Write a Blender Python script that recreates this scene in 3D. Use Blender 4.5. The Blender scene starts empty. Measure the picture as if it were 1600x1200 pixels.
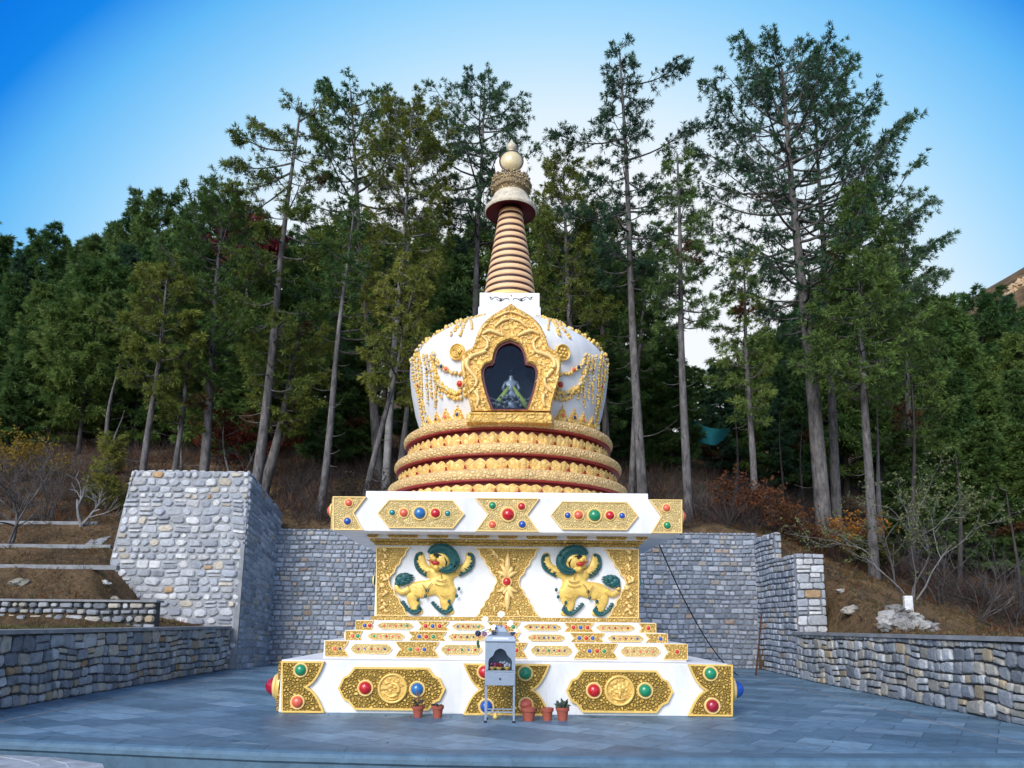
import bpy, bmesh, math, random
import numpy as np
from mathutils import Vector, Matrix, noise
PI = math.pi
R_ = math.radians
D = bpy.data
scene = bpy.context.scene
COL = scene.collection

# ------------------------------------------------------------------ camera
# ---- tuning
SUN_E = 1.6
EXPO = 0.88
SKY_GAIN = 10.0
_E = 2 ** -EXPO * 1.02
SKY_RAMP = [(q / 70, tuple(v * _E for v in c)) for q, c in ((0, (.93, .96, 1.0)), (30, (.90, .95, 1.0)), (34, (.72, .87, .99)), (38, (.45, .74, .98)), (41, (.28, .63, .97)), (44.6, (.12, .48, .93)), (47.6, (.008, .24, .82)), (52, (.002, .16, .76)), (70, (.002, .08, .45)))]
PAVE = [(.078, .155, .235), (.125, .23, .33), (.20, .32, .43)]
F_PX, PPY, PITCH, ROLL, EYE = 1150.0, 786.0, R_(8.94), 0.0096, 1.63
UPV = Vector((0, -math.sin(PITCH), math.cos(PITCH)))
FWD = Vector((0, math.cos(PITCH), math.sin(PITCH)))
XV = Vector((1, 0, 0))
CAM = Vector((0, 0, EYE))
CR, SR = math.cos(ROLL), math.sin(ROLL)


def ray(px, py):
    u, v = px - 800.0, py - PPY
    return XV * (u * CR + v * SR) - UPV * (-u * SR + v * CR) + FWD * F_PX


def P(px, py, Y):
    """the world point seen at a photo position, at depth Y"""
    d = ray(px, py)
    return CAM + d * (Y / d.y)


def PZ(px, py, Z=0.0):
    d = ray(px, py)
    return CAM + d * ((Z - EYE) / d.z)


cam = D.objects.new('camera', D.cameras.new('camera'))
COL.objects.link(cam)
cr = XV * CR + UPV * SR
cu = UPV * CR - XV * SR
M = Matrix((cr, cu, -FWD)).transposed().to_4x4()
M.translation = CAM
cam.matrix_world = M
cam.data.sensor_width = 36
cam.data.lens = 36 * F_PX / 1600
cam.data.shift_y = (PPY - 600) / 1600
cam.data.clip_end = 2000
scene.camera = cam

# ------------------------------------------------------------------ objects
ORG = {}


def tag(o, label=None, cat=None, group=None, kind=None):
    if label: o['label'] = label
    if cat: o['category'] = cat
    if group: o['group'] = group
    if kind: o['kind'] = kind
    return o


def empty(name, loc, label, cat, group=None):
    o = D.objects.new(name, None)
    o.empty_display_size = 0.2
    COL.objects.link(o)
    o.location = loc
    ORG[o.as_pointer()] = Vector(loc)
    return tag(o, label, cat, group)


def org(o):
    while o is not None:
        if o.as_pointer() in ORG: return ORG[o.as_pointer()]
        o = o.parent
    return Vector((0, 0, 0))


def link(name, me, parent=None, loc=(0, 0, 0)):
    o = D.objects.new(name, me)
    COL.objects.link(o)
    o.parent = parent
    o.location = loc
    return o


class MB:
    """collects verts and faces (world coordinates) of ONE mesh"""
    def __init__(s):
        s.v, s.f, s.m, s.c, s.cur, s.col = [], [], [], [], 0, (1, 1, 1)

    def add(s, vs, fs):
        n = len(s.v)
        s.v += [tuple(p) for p in vs]
        s.c += [s.col] * len(vs)
        s.f += [tuple(n + i for i in f) for f in fs]
        s.m += [s.cur] * len(fs)

    def box(s, x0, x1, y0, y1, z0, z1, bev=0.0):
        if bev <= 0:
            v = [(x, y, z) for x in (x0, x1) for y in (y0, y1) for z in (z0, z1)]
            s.add(v, [(0, 1, 3, 2), (4, 6, 7, 5), (0, 4, 5, 1), (2, 3, 7, 6), (0, 2, 6, 4), (1, 5, 7, 3)])
        else:
            b = bev
            bm = bmesh.new()
            bmesh.ops.create_cube(bm, size=1)
            for q in bm.verts:
                q.co = Vector(((x0 + x1) / 2 + q.co.x * (x1 - x0), (y0 + y1) / 2 + q.co.y * (y1 - y0), (z0 + z1) / 2 + q.co.z * (z1 - z0)))
            bmesh.ops.bevel(bm, geom=bm.edges[:], offset=b, segments=2, affect='EDGES', profile=.5)
            s.addbm(bm)

    def addbm(s, bm):
        bm.verts.index_update()
        s.add([q.co.copy() for q in bm.verts], [[q.index for q in f.verts] for f in bm.faces])
        bm.free()

    def prism(s, pts, dvec):
        """pts: polygon in space, extruded by dvec"""
        n = len(pts)
        d = Vector(dvec)
        a = [Vector(p) for p in pts]
        s.add(a + [p + d for p in a], [tuple(range(n)), tuple(range(2 * n - 1, n - 1, -1))] + [(i, n + i, n + (i + 1) % n, (i + 1) % n) for i in range(n)])

    def lathe(s, prof, c, n=32, axis='z', a0=0, a1=2 * PI):
        vs, fs = [], []
        full = abs(a1 - a0 - 2 * PI) < 1e-6
        k = n if full else n + 1
        for (r, h) in prof:
            for i in range(k):
                a = a0 + (a1 - a0) * i / n
                if axis == 'z': vs.append((c[0] + r * math.cos(a), c[1] + r * math.sin(a), c[2] + h))
                else: vs.append((c[0] + r * math.cos(a), c[1] - h, c[2] + r * math.sin(a)))
        for j in range(len(prof) - 1):
            for i in range(n):
                i2 = (i + 1) % k
                fs.append((j * k + i, j * k + i2, (j + 1) * k + i2, (j + 1) * k + i))
        s.add(vs, fs)

    def tube(s, pts, rad, n=6, cap=True):
        pts = [Vector(p) for p in pts]
        if not hasattr(rad, '__len__'): rad = [rad] * len(pts)
        vs, fs = [], []
        ref = Vector((0.31, 0.2, 0.93))
        for i, p in enumerate(pts):
            t = (pts[min(i + 1, len(pts) - 1)] - pts[max(i - 1, 0)])
            if t.length < 1e-9: t = Vector((0, 0, 1))
            t.normalize()
            r0 = ref if abs(t.dot(ref)) < .95 else Vector((1, 0, 0))
            a = t.cross(r0).normalized(); b = t.cross(a)
            for j in range(n):
                g = 2 * PI * j / n
                vs.append(p + (a * math.cos(g) + b * math.sin(g)) * rad[i])
        for i in range(len(pts) - 1):
            for j in range(n):
                fs.append((i * n + j, i * n + (j + 1) % n, (i + 1) * n + (j + 1) % n, (i + 1) * n + j))
        if cap:
            fs.append(tuple(range(n - 1, -1, -1)))
            fs.append(tuple((len(pts) - 1) * n + j for j in range(n)))
        s.add(vs, fs)

    def ball(s, c, r, sub=1, sc=(1, 1, 1)):
        bm = bmesh.new()
        bmesh.ops.create_icosphere(bm, subdivisions=sub, radius=1)
        for q in bm.verts:
            q.co = Vector((c[0] + q.co.x * r * sc[0], c[1] + q.co.y * r * sc[1], c[2] + q.co.z * r * sc[2]))
        s.addbm(bm)

    def build(s, name, mats, parent=None, smooth=False, use_col=False):
        o0 = org(parent)
        me = D.meshes.new(name)
        me.from_pydata([(p[0] - o0.x, p[1] - o0.y, p[2] - o0.z) for p in s.v], [], s.f)
        if not isinstance(mats, (list, tuple)): mats = [mats]
        for m in mats: me.materials.append(m)
        me.polygons.foreach_set('material_index', s.m)
        if smooth: me.polygons.foreach_set('use_smooth', [True] * len(s.f))
        if use_col:
            ca = me.color_attributes.new('tint', 'FLOAT_COLOR', 'POINT')
            ca.data.foreach_set('color', np.array([(*c, 1) for c in s.c], dtype=np.float32).ravel())
        me.update()
        return link(name, me, parent)


def bm_recalc(o):
    bm = bmesh.new(); bm.from_mesh(o.data)
    bmesh.ops.recalc_face_normals(bm, faces=bm.faces[:])
    bm.to_mesh(o.data); bm.free()
    return o


def mesh_np(name, V, T, mats, col=None, smooth=False):
    """V (n,3), T (m,k) all faces with k corners"""
    me = D.meshes.new(name)
    V = np.asarray(V, np.float32); T = np.asarray(T, np.int32)
    m, k = T.shape
    me.vertices.add(len(V)); me.vertices.foreach_set('co', V.ravel())
    me.loops.add(m * k); me.loops.foreach_set('vertex_index', T.ravel())
    me.polygons.add(m); me.polygons.foreach_set('loop_start', np.arange(0, m * k, k, dtype=np.int32))
    if smooth: me.polygons.foreach_set('use_smooth', np.ones(m, bool))
    if not isinstance(mats, (list, tuple)): mats = [mats]
    for q in mats: me.materials.append(q)
    if col is not None:
        ca = me.color_attributes.new('tint', 'FLOAT_COLOR', 'POINT')
        c4 = np.ones((len(V), 4), np.float32); c4[:, :3] = col
        ca.data.foreach_set('color', c4.ravel())
    me.update(calc_edges=True)
    return me


def skin(name, verts, edges, radii, mat, parent, flat=None, sub=2):
    """one continuous body from a skeleton; flat = (y plane, factor)"""
    me = D.meshes.new(name)
    o0 = org(parent)
    me.from_pydata([(p[0] - o0.x, p[1] - o0.y, p[2] - o0.z) for p in verts], edges, [])
    o = D.objects.new(name + '_tmp', me)
    COL.objects.link(o)
    o.modifiers.new('skin', 'SKIN')
    for i, r in enumerate(radii):
        sv = me.skin_vertices[0].data[i]
        sv.radius = (r, r) if not hasattr(r, '__len__') else r
        sv.use_root = (i == 0)
    s = o.modifiers.new('sub', 'SUBSURF'); s.levels = sub; s.render_levels = sub
    dg = bpy.context.evaluated_depsgraph_get()
    dg.update()
    ev = o.evaluated_get(dg)
    m2 = D.meshes.new_from_object(ev, depsgraph=dg)
    D.objects.remove(o)
    if flat:
        for q in m2.vertices: q.co.y = (flat[0] - o0.y) + (q.co.y - (flat[0] - o0.y)) * flat[1]
    m2.materials.clear(); m2.materials.append(mat)
    m2.polygons.foreach_set('use_smooth', [True] * len(m2.polygons))
    m2.name = name
    return link(name, m2, parent)


# ------------------------------------------------------------------ materials
def new_mat(name):
    m = D.materials.new(name); m.use_nodes = True
    nt = m.node_tree
    return m, nt, nt.nodes['Principled BSDF']


def N(nt, t, **kw):
    n = nt.nodes.new(t)
    for k, v in kw.items():
        if k in n.inputs: n.inputs[k].default_value = v
        else: setattr(n, k, v)
    return n


def ramp(nt, stops, interp='LINEAR'):
    n = nt.nodes.new('ShaderNodeValToRGB')
    n.color_ramp.interpolation = interp
    e = n.color_ramp.elements
    while len(e) < len(stops): e.new(0.5)
    for q, (p, c) in zip(e, stops):
        q.position = p; q.color = (*c, 1)
    return n


def mixc(nt, fac, a, b, mode='MIX'):
    n = nt.nodes.new('ShaderNodeMix'); n.data_type = 'RGBA'; n.blend_type = mode
    for i, q in ((0, fac), (6, a), (7, b)):
        if hasattr(q, 'is_output') or hasattr(q, 'links'): nt.links.new(q, n.inputs[i])
        else: n.inputs[i].default_value = q if i == 0 else (*q, 1)
    return n.outputs[2]


def simple(name, col, rough=.6, metal=0., bump=0., bscale=30., var=.0, vscale=4., spec=.5, coat=0.):
    m, nt, b = new_mat(name)
    L = nt.links.new
    b.inputs['Roughness'].default_value = rough
    b.inputs['Metallic'].default_value = metal
    b.inputs['Specular IOR Level'].default_value = spec
    b.inputs['Coat Weight'].default_value = coat
    b.inputs['Base Color'].default_value = (*col, 1)
    tc = N(nt, 'ShaderNodeTexCoord')
    if var:
        nz = N(nt, 'ShaderNodeTexNoise', Scale=vscale, Detail=6., Roughness=.65)
        L(tc.outputs['Object'], nz.inputs['Vector'])
        r = ramp(nt, [(.3, tuple(c * (1 - var) for c in col)), (.7, tuple(min(1, c * (1 + var)) for c in col))])
        L(nz.outputs['Fac'], r.inputs['Fac']); L(r.outputs[0], b.inputs['Base Color'])
    if bump:
        n2 = N(nt, 'ShaderNodeTexNoise', Scale=bscale, Detail=5.)
        L(tc.outputs['Object'], n2.inputs['Vector'])
        bp = N(nt, 'ShaderNodeBump', Strength=bump, Distance=.02)
        L(n2.outputs['Fac'], bp.inputs['Height']); L(bp.outputs[0], b.inputs['Normal'])
    return m


def carved_gold(name, scale, hi, mid, lo, metal=.35, rough=.42, dist=.03, strength=1., gap=.10, warp=.35):
    """gilded carved relief: rounded knots with a darker colour in the gaps between them"""
    m, nt, b = new_mat(name)
    L = nt.links.new
    tc = N(nt, 'ShaderNodeTexCoord')
    nz = N(nt, 'ShaderNodeTexNoise', Scale=scale * .45, Detail=3.)
    L(tc.outputs['Object'], nz.inputs['Vector'])
    sub = N(nt, 'ShaderNodeVectorMath', operation='SUBTRACT'); L(nz.outputs['Color'], sub.inputs[0]); sub.inputs[1].default_value = (.5, .5, .5)
    sc = N(nt, 'ShaderNodeVectorMath', operation='SCALE'); L(sub.outputs[0], sc.inputs[0]); sc.inputs['Scale'].default_value = warp / scale * 3
    ad = N(nt, 'ShaderNodeVectorMath', operation='ADD'); L(tc.outputs['Object'], ad.inputs[0]); L(sc.outputs[0], ad.inputs[1])
    vo = N(nt, 'ShaderNodeTexVoronoi', feature='DISTANCE_TO_EDGE', Scale=scale)
    L(ad.outputs[0], vo.inputs['Vector'])
    vc = N(nt, 'ShaderNodeTexVoronoi', feature='F1', Scale=scale)
    L(ad.outputs[0], vc.inputs['Vector'])
    r = ramp(nt, [(0., lo), (gap, tuple((a + c) / 2 for a, c in zip(lo, mid))), (gap * 2.2, mid), (.5, hi)])
    L(vo.outputs['Distance'], r.inputs['Fac'])
    # every knot a little different in gilding
    sep = N(nt, 'ShaderNodeSeparateColor'); L(vc.outputs['Color'], sep.inputs[0])
    mr = N(nt, 'ShaderNodeMapRange'); L(sep.outputs[0], mr.inputs['Value']); mr.inputs['To Min'].default_value = .82; mr.inputs['To Max'].default_value = 1.12
    hs = N(nt, 'ShaderNodeHueSaturation'); L(r.outputs[0], hs.inputs['Color']); L(mr.outputs[0], hs.inputs['Value'])
    L(hs.outputs[0], b.inputs['Base Color'])
    b.inputs['Metallic'].default_value = metal; b.inputs['Roughness'].default_value = rough
    mr2 = N(nt, 'ShaderNodeMapRange', interpolation_type='SMOOTHSTEP'); L(vo.outputs['Distance'], mr2.inputs['Value'])
    mr2.inputs['From Max'].default_value = .35
    bp = N(nt, 'ShaderNodeBump', Strength=strength, Distance=dist)
    L(mr2.outputs[0], bp.inputs['Height']); L(bp.outputs[0], b.inputs['Normal'])
    return m


def plaster(name, col, stain, sscale=1.3, amount=.35):
    m, nt, b = new_mat(name)
    L = nt.links.new
    tc = N(nt, 'ShaderNodeTexCoord')
    n1 = N(nt, 'ShaderNodeTexNoise', Scale=sscale, Detail=8., Roughness=.7)
    mp = N(nt, 'ShaderNodeMapping'); mp.inputs['Scale'].default_value = (1, 1, .35)
    L(tc.outputs['Object'], mp.inputs['Vector']); L(mp.outputs[0], n1.inputs['Vector'])
    r = ramp(nt, [(.35, tuple(a * (1 - amount) + c * amount for a, c in zip(col, stain))), (.62, col)])
    L(n1.outputs['Fac'], r.inputs['Fac'])
    L(r.outputs[0], b.inputs['Base Color'])
    n2 = N(nt, 'ShaderNodeTexNoise', Scale=25., Detail=6.)
    L(tc.outputs['Object'], n2.inputs['Vector'])
    bp = N(nt, 'ShaderNodeBump', Strength=.25, Distance=.01)
    L(n2.outputs['Fac'], bp.inputs['Height']); L(bp.outputs[0], b.inputs['Normal'])
    b.inputs['Roughness'].default_value = .7
    return m


def tinted(name, rough=.9, nscale=14., namount=.35, bump=.5, bdist=.02, spec=.3, transl=0., objvar=0.):
    """base colour from the mesh's own per-stone / per-leaf colour, broken up with noise"""
    m, nt, b = new_mat(name)
    L = nt.links.new
    at = N(nt, 'ShaderNodeAttribute', attribute_name='tint')
    col = at.outputs['Color']
    tc = N(nt, 'ShaderNodeTexCoord')
    if namount:
        nz = N(nt, 'ShaderNodeTexNoise', Scale=nscale, Detail=7., Roughness=.7)
        L(tc.outputs['Object'], nz.inputs['Vector'])
        mr = N(nt, 'ShaderNodeMapRange'); L(nz.outputs['Fac'], mr.inputs['Value'])
        mr.inputs['From Min'].default_value = .25; mr.inputs['From Max'].default_value = .75
        mr.inputs['To Min'].default_value = 1 - namount; mr.inputs['To Max'].default_value = 1 + namount
        hs = N(nt, 'ShaderNodeHueSaturation'); L(col, hs.inputs['Color']); L(mr.outputs[0], hs.inputs['Value'])
        col = hs.outputs[0]
        if bump:
            bp = N(nt, 'ShaderNodeBump', Strength=bump, Distance=bdist)
            L(nz.outputs['Fac'], bp.inputs['Height']); L(bp.outputs[0], b.inputs['Normal'])
    if objvar:
        oi = N(nt, 'ShaderNodeObjectInfo')
        mr = N(nt, 'ShaderNodeMapRange'); L(oi.outputs['Random'], mr.inputs['Value'])
        mr.inputs['To Min'].default_value = 1 - objvar; mr.inputs['To Max'].default_value = 1 + objvar
        hs = N(nt, 'ShaderNodeHueSaturation'); L(col, hs.inputs['Color']); L(mr.outputs[0], hs.inputs['Value'])
        mr3 = N(nt, 'ShaderNodeMapRange'); L(oi.outputs['Random'], mr3.inputs['Value'])
        mr3.inputs['To Min'].default_value = .52; mr3.inputs['To Max'].default_value = .475
        L(mr3.outputs[0], hs.inputs['Hue'])
        col = hs.outputs[0]
    L(col, b.inputs['Base Color'])
    b.inputs['Roughness'].default_value = rough; b.inputs['Specular IOR Level'].default_value = spec
    if transl:
        out = nt.nodes['Material Output']
        tr = N(nt, 'ShaderNodeBsdfTranslucent'); L(col, tr.inputs['Color'])
        mx = N(nt, 'ShaderNodeMixShader', Fac=transl)
        L(b.outputs[0], mx.inputs[1]); L(tr.outputs[0], mx.inputs[2]); L(mx.outputs[0], out.inputs['Surface'])
    return m


MT = {}
MT['white'] = plaster('white_limewash', (.85, .85, .85), (.50, .49, .48), 2.2, .42)
MT['gold_base'] = carved_gold('carved_gold_dark_gaps', 19., (.96, .64, .15), (.84, .51, .10), (.06, .04, .010), .15, .34, dist=.05, gap=.045)
MT['gold_fine'] = carved_gold('carved_gold_fine', 20., (.95, .67, .23), (.86, .55, .14), (.34, .19, .04), .1, .4, dist=.03, gap=.04)
MT['gold_tiny'] = carved_gold('carved_gold_tiny', 28., (.95, .76, .38), (.88, .66, .27), (.50, .31, .09), .08, .42, dist=.015, gap=.045)
MT['gold_bead'] = carved_gold('beaded_gold', 13., (.95, .70, .34), (.90, .61, .26), (.60, .34, .12), .05, .5, dist=.02, gap=.05, warp=.1)
MT['gold_scroll'] = carved_gold('scrolled_gold', 8., (.94, .61, .18), (.89, .54, .13), (.64, .35, .07), .08, .42, dist=.03, gap=.05, warp=1.1, strength=.8)
MT['gold'] = simple('gold_paint', (.87, .57, .15), .36, .2, .25, 18., .14, 6.)
MT['gold_pale'] = simple('pale_gold_paint', (.90, .62, .23), .42, .1, .2, 20., .10, 8.)
MT['petal'] = carved_gold('petal_gold', 9., (.95, .68, .27), (.91, .60, .20), (.70, .40, .09), .08, .45, dist=.012, gap=.04, warp=1.2, strength=.6)
MT['gold_worn'] = simple('worn_gold_and_stone', (.66, .58, .44), .6, .08, .6, 22., .3, 9.)
MT['peach'] = simple('peach_ring_paint', (.90, .56, .30), .5, .0, .1, 30., .07, 5.)
MT['groove'] = simple('ring_groove_brown', (.045, .010, .008), .6)
MT['lion'] = simple('lion_gold', (.90, .56, .13), .4, .12, .8, 9., .26, 7.)
MT['red_dark'] = simple('dark_red_paint', (.13, .012, .014), .45, 0, .1, 30, .25, 6.)
MT['red_line'] = simple('lacquer_red', (.30, .018, .016), .4, 0, .1, 30, .2, 6.)
MT['teal'] = simple('teal_paint', (.008, .085, .085), .45, 0, .3, 40, .3, 12.)
MT['mouth'] = simple('mouth_red', (.45, .02, .02), .4)
MT['black'] = simple('black_paint', (.012, .012, .014), .5)
MT['ink'] = simple('painted_ink', (.03, .028, .035), .6)
JC = {'red': (.55, .012, .02), 'crimson': (.38, .008, .03), 'coral': (.78, .13, .07), 'green': (.012, .26, .12), 'blue': (.015, .085, .42), 'teal': (.012, .22, .24), 'navy': (.012, .03, .14), 'sky': (.02, .16, .42)}
for k, c in JC.items(): MT['j_' + k] = simple('jewel_' + k, c, .2, 0, .06, 40, .28, 9., .6, .3)
# ================================================================== STUPA
YC, X0 = 16.93, -0.10


def Pc(px, py, Y):          # py read on the centre column (the photo is rolled a little)
    return P(px, py + (px - 800) * ROLL, Y)


def mpp(p): return (Vector(p) - CAM).dot(FWD) / F_PX


def lvl(half, py):
    hw = 2.0
    for _ in range(40):
        p = P(793, py, YC - hw)
        hw = half * mpp(p)
    return hw, P(793, py, YC - hw).z


def rz(half, py):           # radius and height of a round part, read at its side outline
    p = P(793, py, YC)
    return half * mpp(p), p.z


stupa = empty('stupa', (X0, YC, 0), 'white and gold jewelled stupa with ringed spire standing in the paved courtyard', 'stupa')


def part(mb, name, mats, parent=None, **k):
    return bm_recalc(mb.build(name, mats, parent or stupa, **k))


def sq(mb, hw, z0, z1, bev=.012):
    mb.box(X0 - hw, X0 + hw, YC - hw, YC + hw, z0, z1, bev)


# ---- flat outlines
def bez(a, c, b, n=6):
    a, b, c = Vector(a), Vector(b), Vector(c)
    return [(a * (1 - t) ** 2 + c * 2 * t * (1 - t) + b * t * t) for t in [i / n for i in range(n + 1)]]


def fish(xl, xr, y0, y1, nl, nr):
    ym = (y0 + y1) / 2
    h = (y1 - y0) / 2
    pts = [Vector((xl, y0)), Vector((xr, y0))]
    if nr:
        pts += bez((xr, y0), (xr - nr * .45, ym - h * .15), (xr - nr, ym))[1:] + bez((xr - nr, ym), (xr - nr * .45, ym + h * .15), (xr, y1))[1:]
    else: pts.append(Vector((xr, y1)))
    pts.append(Vector((xl, y1)))
    if nl:
        pts += bez((xl, y1), (xl + nl * .45, ym + h * .15), (xl + nl, ym))[1:] + bez((xl + nl, ym), (xl + nl * .45, ym - h * .15), (xl, y0))[1:-1]
    return pts


def hexa(xl, xr, y0, y1, tip):
    ym = (y0 + y1) / 2; h = (y1 - y0) / 2
    s = [(xl, ym), (xl + tip * .32, ym - h * .52), (xl + tip * .62, ym - h * .62), (xl + tip, y0)]
    top = s + [(xl + xr - x, y) for x, y in s[::-1]]
    bot = [(x, 2 * ym - y) for x, y in top[::-1]][1:-1]
    return [Vector(p) for p in top + bot]


def inset2(pts, d):
    n = len(pts); A = sum(pts[i].x * pts[(i + 1) % n].y - pts[(i + 1) % n].x * pts[i].y for i in range(n))
    s = 1 if A > 0 else -1
    out = []
    for i in range(n):
        a = (pts[i] - pts[i - 1]); b = (pts[(i + 1) % n] - pts[i])
        if a.length < 1e-7 or b.length < 1e-7: out.append(pts[i].copy()); continue
        a.normalize(); b.normalize()
        na, nb = Vector((-a.y, a.x)) * s, Vector((-b.y, b.x)) * s
        m = na + nb
        k = max(.35, m.length_squared / 2)
        out.append(pts[i] + m * d / k)
    return out


def plate_mb(px, Y, th=.035, rim=.02, rimh=.014):
    """raised plate with a rim; px in photo pixels on the plane Y, slot 0 face, slot 1 rim"""
    w = [Pc(p.x, p.y, Y) for p in px]
    o = [Vector((p.x, p.z)) for p in w]
    clean = [o[0]]
    for q in o[1:]:
        if (q - clean[-1]).length > 1e-4: clean.append(q)
    o = clean; n = len(o)
    i1 = inset2(o, rim)
    mb = MB()
    yb, yf, yr = Y + .03, Y - th, Y - th - rimh
    ring = lambda pp, y: [(q.x, y, q.y) for q in pp]
    vs = ring(o, yb) + ring(o, yr) + ring(i1, yr) + ring(i1, yf)
    fs = []
    for k in range(3):
        fs += [(k * n + i, k * n + (i + 1) % n, (k + 1) * n + (i + 1) % n, (k + 1) * n + i) for i in range(n)]
    mb.cur = 1; mb.add(vs, fs)
    mb.cur = 0; mb.add(ring(i1, yf), [tuple(range(n))])
    return mb


def plate(name, px, Y, mat, parent, th=.035, rim=.02, rimmat='gold_pale', rimh=.014):
    return part(plate_mb(px, Y, th, rim, rimh), name, [MT[mat], MT[rimmat]], parent)


# ---- jewels: one mesh per colour, copied
JM = {}


def jewel_mesh(c):
    if c not in JM:
        mb = MB()
        mb.cur = 0
        mb.lathe([(1.0, 0), (.985, .22), (.9, .48), (.72, .68), (.45, .82), (.2, .88), (.001, .9)], (0, 0, 0), 24, 'y')
        mb.cur = 1
        mb.lathe([(1.36, -.1), (1.36, .1), (1.28, .24), (1.14, .26), (1.0, .12)], (0, 0, 0), 24, 'y')
        o = mb.build('jewel', [MT['j_' + c], MT['gold_pale']], None, smooth=True)
        bm_recalc(o); JM[c] = o.data; D.objects.remove(o)
    return JM[c]


NJ = [0]


def jewel(px, py, r, c, Y, parent, rolled=False, side=0, nrm=None):
    p = P(px, py, Y) if not hasattr(py, 'x') else py
    o = link('jewel', jewel_mesh(c), parent, p - org(parent))
    s = r * mpp(p)
    o.scale = (s, s, s)
    if side: o.rotation_euler = (0, 0, side * PI / 2)
    if nrm is not None:
        o.rotation_mode = 'QUATERNION'
        o.rotation_quaternion = Vector((0, -1, 0)).rotation_difference(nrm)
    NJ[0] += 1
    return o


# ---- plinth
hb = 3.88
YB = YC - hb
zb = P(793, 1034, YB).z
mb = MB(); sq(mb, hb, 0, zb, .02)
plinth = part(mb, 'plinth', MT['white'])
plate('gold_panel', fish(441, 508, 1036, 1116, 0, 27), YB, 'gold_base', plinth, .05, .03, 'gold')
plate('gold_panel', fish(1074, 1143.5, 1035, 1115.5, 27, 0), YB, 'gold_base', plinth, .05, .03, 'gold')
plate('gold_panel', fish(724, 859, 1037, 1117, 26, 26), YB, 'gold_base', plinth, .05, .03, 'gold')
plate('gold_panel', hexa(529, 696, 1044, 1111, 26), YB, 'gold_base', plinth, .05, .035, 'gold')
plate('gold_panel', hexa(884, 1051, 1045, 1111.5, 26), YB, 'gold_base', plinth, .05, .035, 'gold')
YJ = YB - .055
for a in ((470, 1047, 8.6, 'green'), (465, 1097, 8.6, 'coral'), (571, 1075, 9.6, 'red'), (652, 1077, 9.6, 'sky'),
          (757, 1050, 9, 'red'), (821, 1052, 9.2, 'green'), (760, 1104, 9.6, 'blue'), (822, 1101, 9, 'coral'),
          (928, 1079, 9.6, 'red'), (1008, 1079, 9.6, 'green'), (1110, 1052.5, 9, 'green'), (1113, 1103, 9.6, 'crimson')):
    jewel(a[0], a[1], a[2], a[3], YJ, plinth)


def medallion(px, py, r, Y, parent, motif, mat='gold_scroll', mat2='gold'):
    p = P(px, py, Y); s = r * mpp(p)
    mb = MB()
    mb.cur = 1
    mb.lathe([(1.06 * s, -.03), (1.06 * s, .02), (1.0 * s, .04), (.9 * s, .035), (.86 * s, .01)], p, 40, 'y')
    mb.cur = 0
    mb.lathe([(.86 * s, .01), (.5 * s, .02), (.001, .024)], p, 40, 'y')
    mb.cur = 1
    if motif == 'swirl':
        pts = []
        for i in range(26):
            a = -2.6 + i * .2; q = s * (.62 - .014 * i)
            pts.append((p.x + q * math.cos(a), p.y - .025, p.z + q * math.sin(a)))
        mb.tube(pts, [.004 + .03 * math.sin(PI * i / 25) for i in range(26)], 6)
        for a in (.4, 2.2, 4.0): mb.ball((p.x + .2 * s * math.cos(a), p.y - .02, p.z + .2 * s * math.sin(a)), .11 * s * 1.3, 1)
        mb.tube([(p.x - .4 * s, p.y - .02, p.z - .72 * s), (p.x, p.y - .03, p.z - .78 * s), (p.x + .4 * s, p.y - .02, p.z - .72 * s)], .018, 6)
    else:
        for dx, dz, q in ((0, .34, .2), (-.27, .2, .19), (.27, .2, .19), (0, .1, .2), (-.48, .05, .12), (.48, .05, .12)):
            mb.ball((p.x + dx * s, p.y - .02, p.z + dz * s), q * s, 2, (1, .4, 1))
        mb.tube([(p.x, p.y - .03, p.z), (p.x, p.y - .03, p.z - .5 * s)], [.03, .016], 6)
        mb.tube([(p.x - .45 * s, p.y - .02, p.z - .5 * s), (p.x, p.y - .03, p.z - .62 * s), (p.x + .45 * s, p.y - .02, p.z - .5 * s)], .022, 6)
    return part(mb, 'medallion', [MT[mat], MT[mat2]], parent, smooth=True)


medallion(613.5, 1075.5, 22, YJ, plinth, 'swirl')
medallion(968, 1079, 22.5, YJ, plinth, 'lotus')
# side settings at the corners
for sgn, px, py, c in ((-1, 445, 1072.5, 'crimson'), (1, 1131, 1077, 'blue')):
    xs = X0 + sgn * hb
    y0 = YB + .30
    zc = P(px, py, y0).z
    mb = MB()
    pts = [(xs, YB + .03, .03), (xs, YB + .03, zb - .03), (xs, YB + .62, zb - .03), (xs, YB + .45, zc), (xs, YB + .62, .03)]
    mb.prism(pts, (sgn * .05, 0, 0))
    part(mb, 'gold_panel', MT['gold_base'], plinth)
    mb = MB()
    mb.lathe([(.30, -.02), (.30, .03), (.26, .07), (.2, .09), (.15, .07)], (0, 0, 0), 28, 'y')
    mb.v = [(xs + sgn * .04 + sgn * -y, y0 + x * sgn, zc + z) for x, y, z in mb.v]
    part(mb, 'jewel_setting', MT['gold'], plinth, smooth=True)
    o = jewel(0, Vector((xs + sgn * .10, y0, zc)), 12.5, c, 0, plinth, side=sgn)
    o.scale = [.165, .27, .165]

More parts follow.
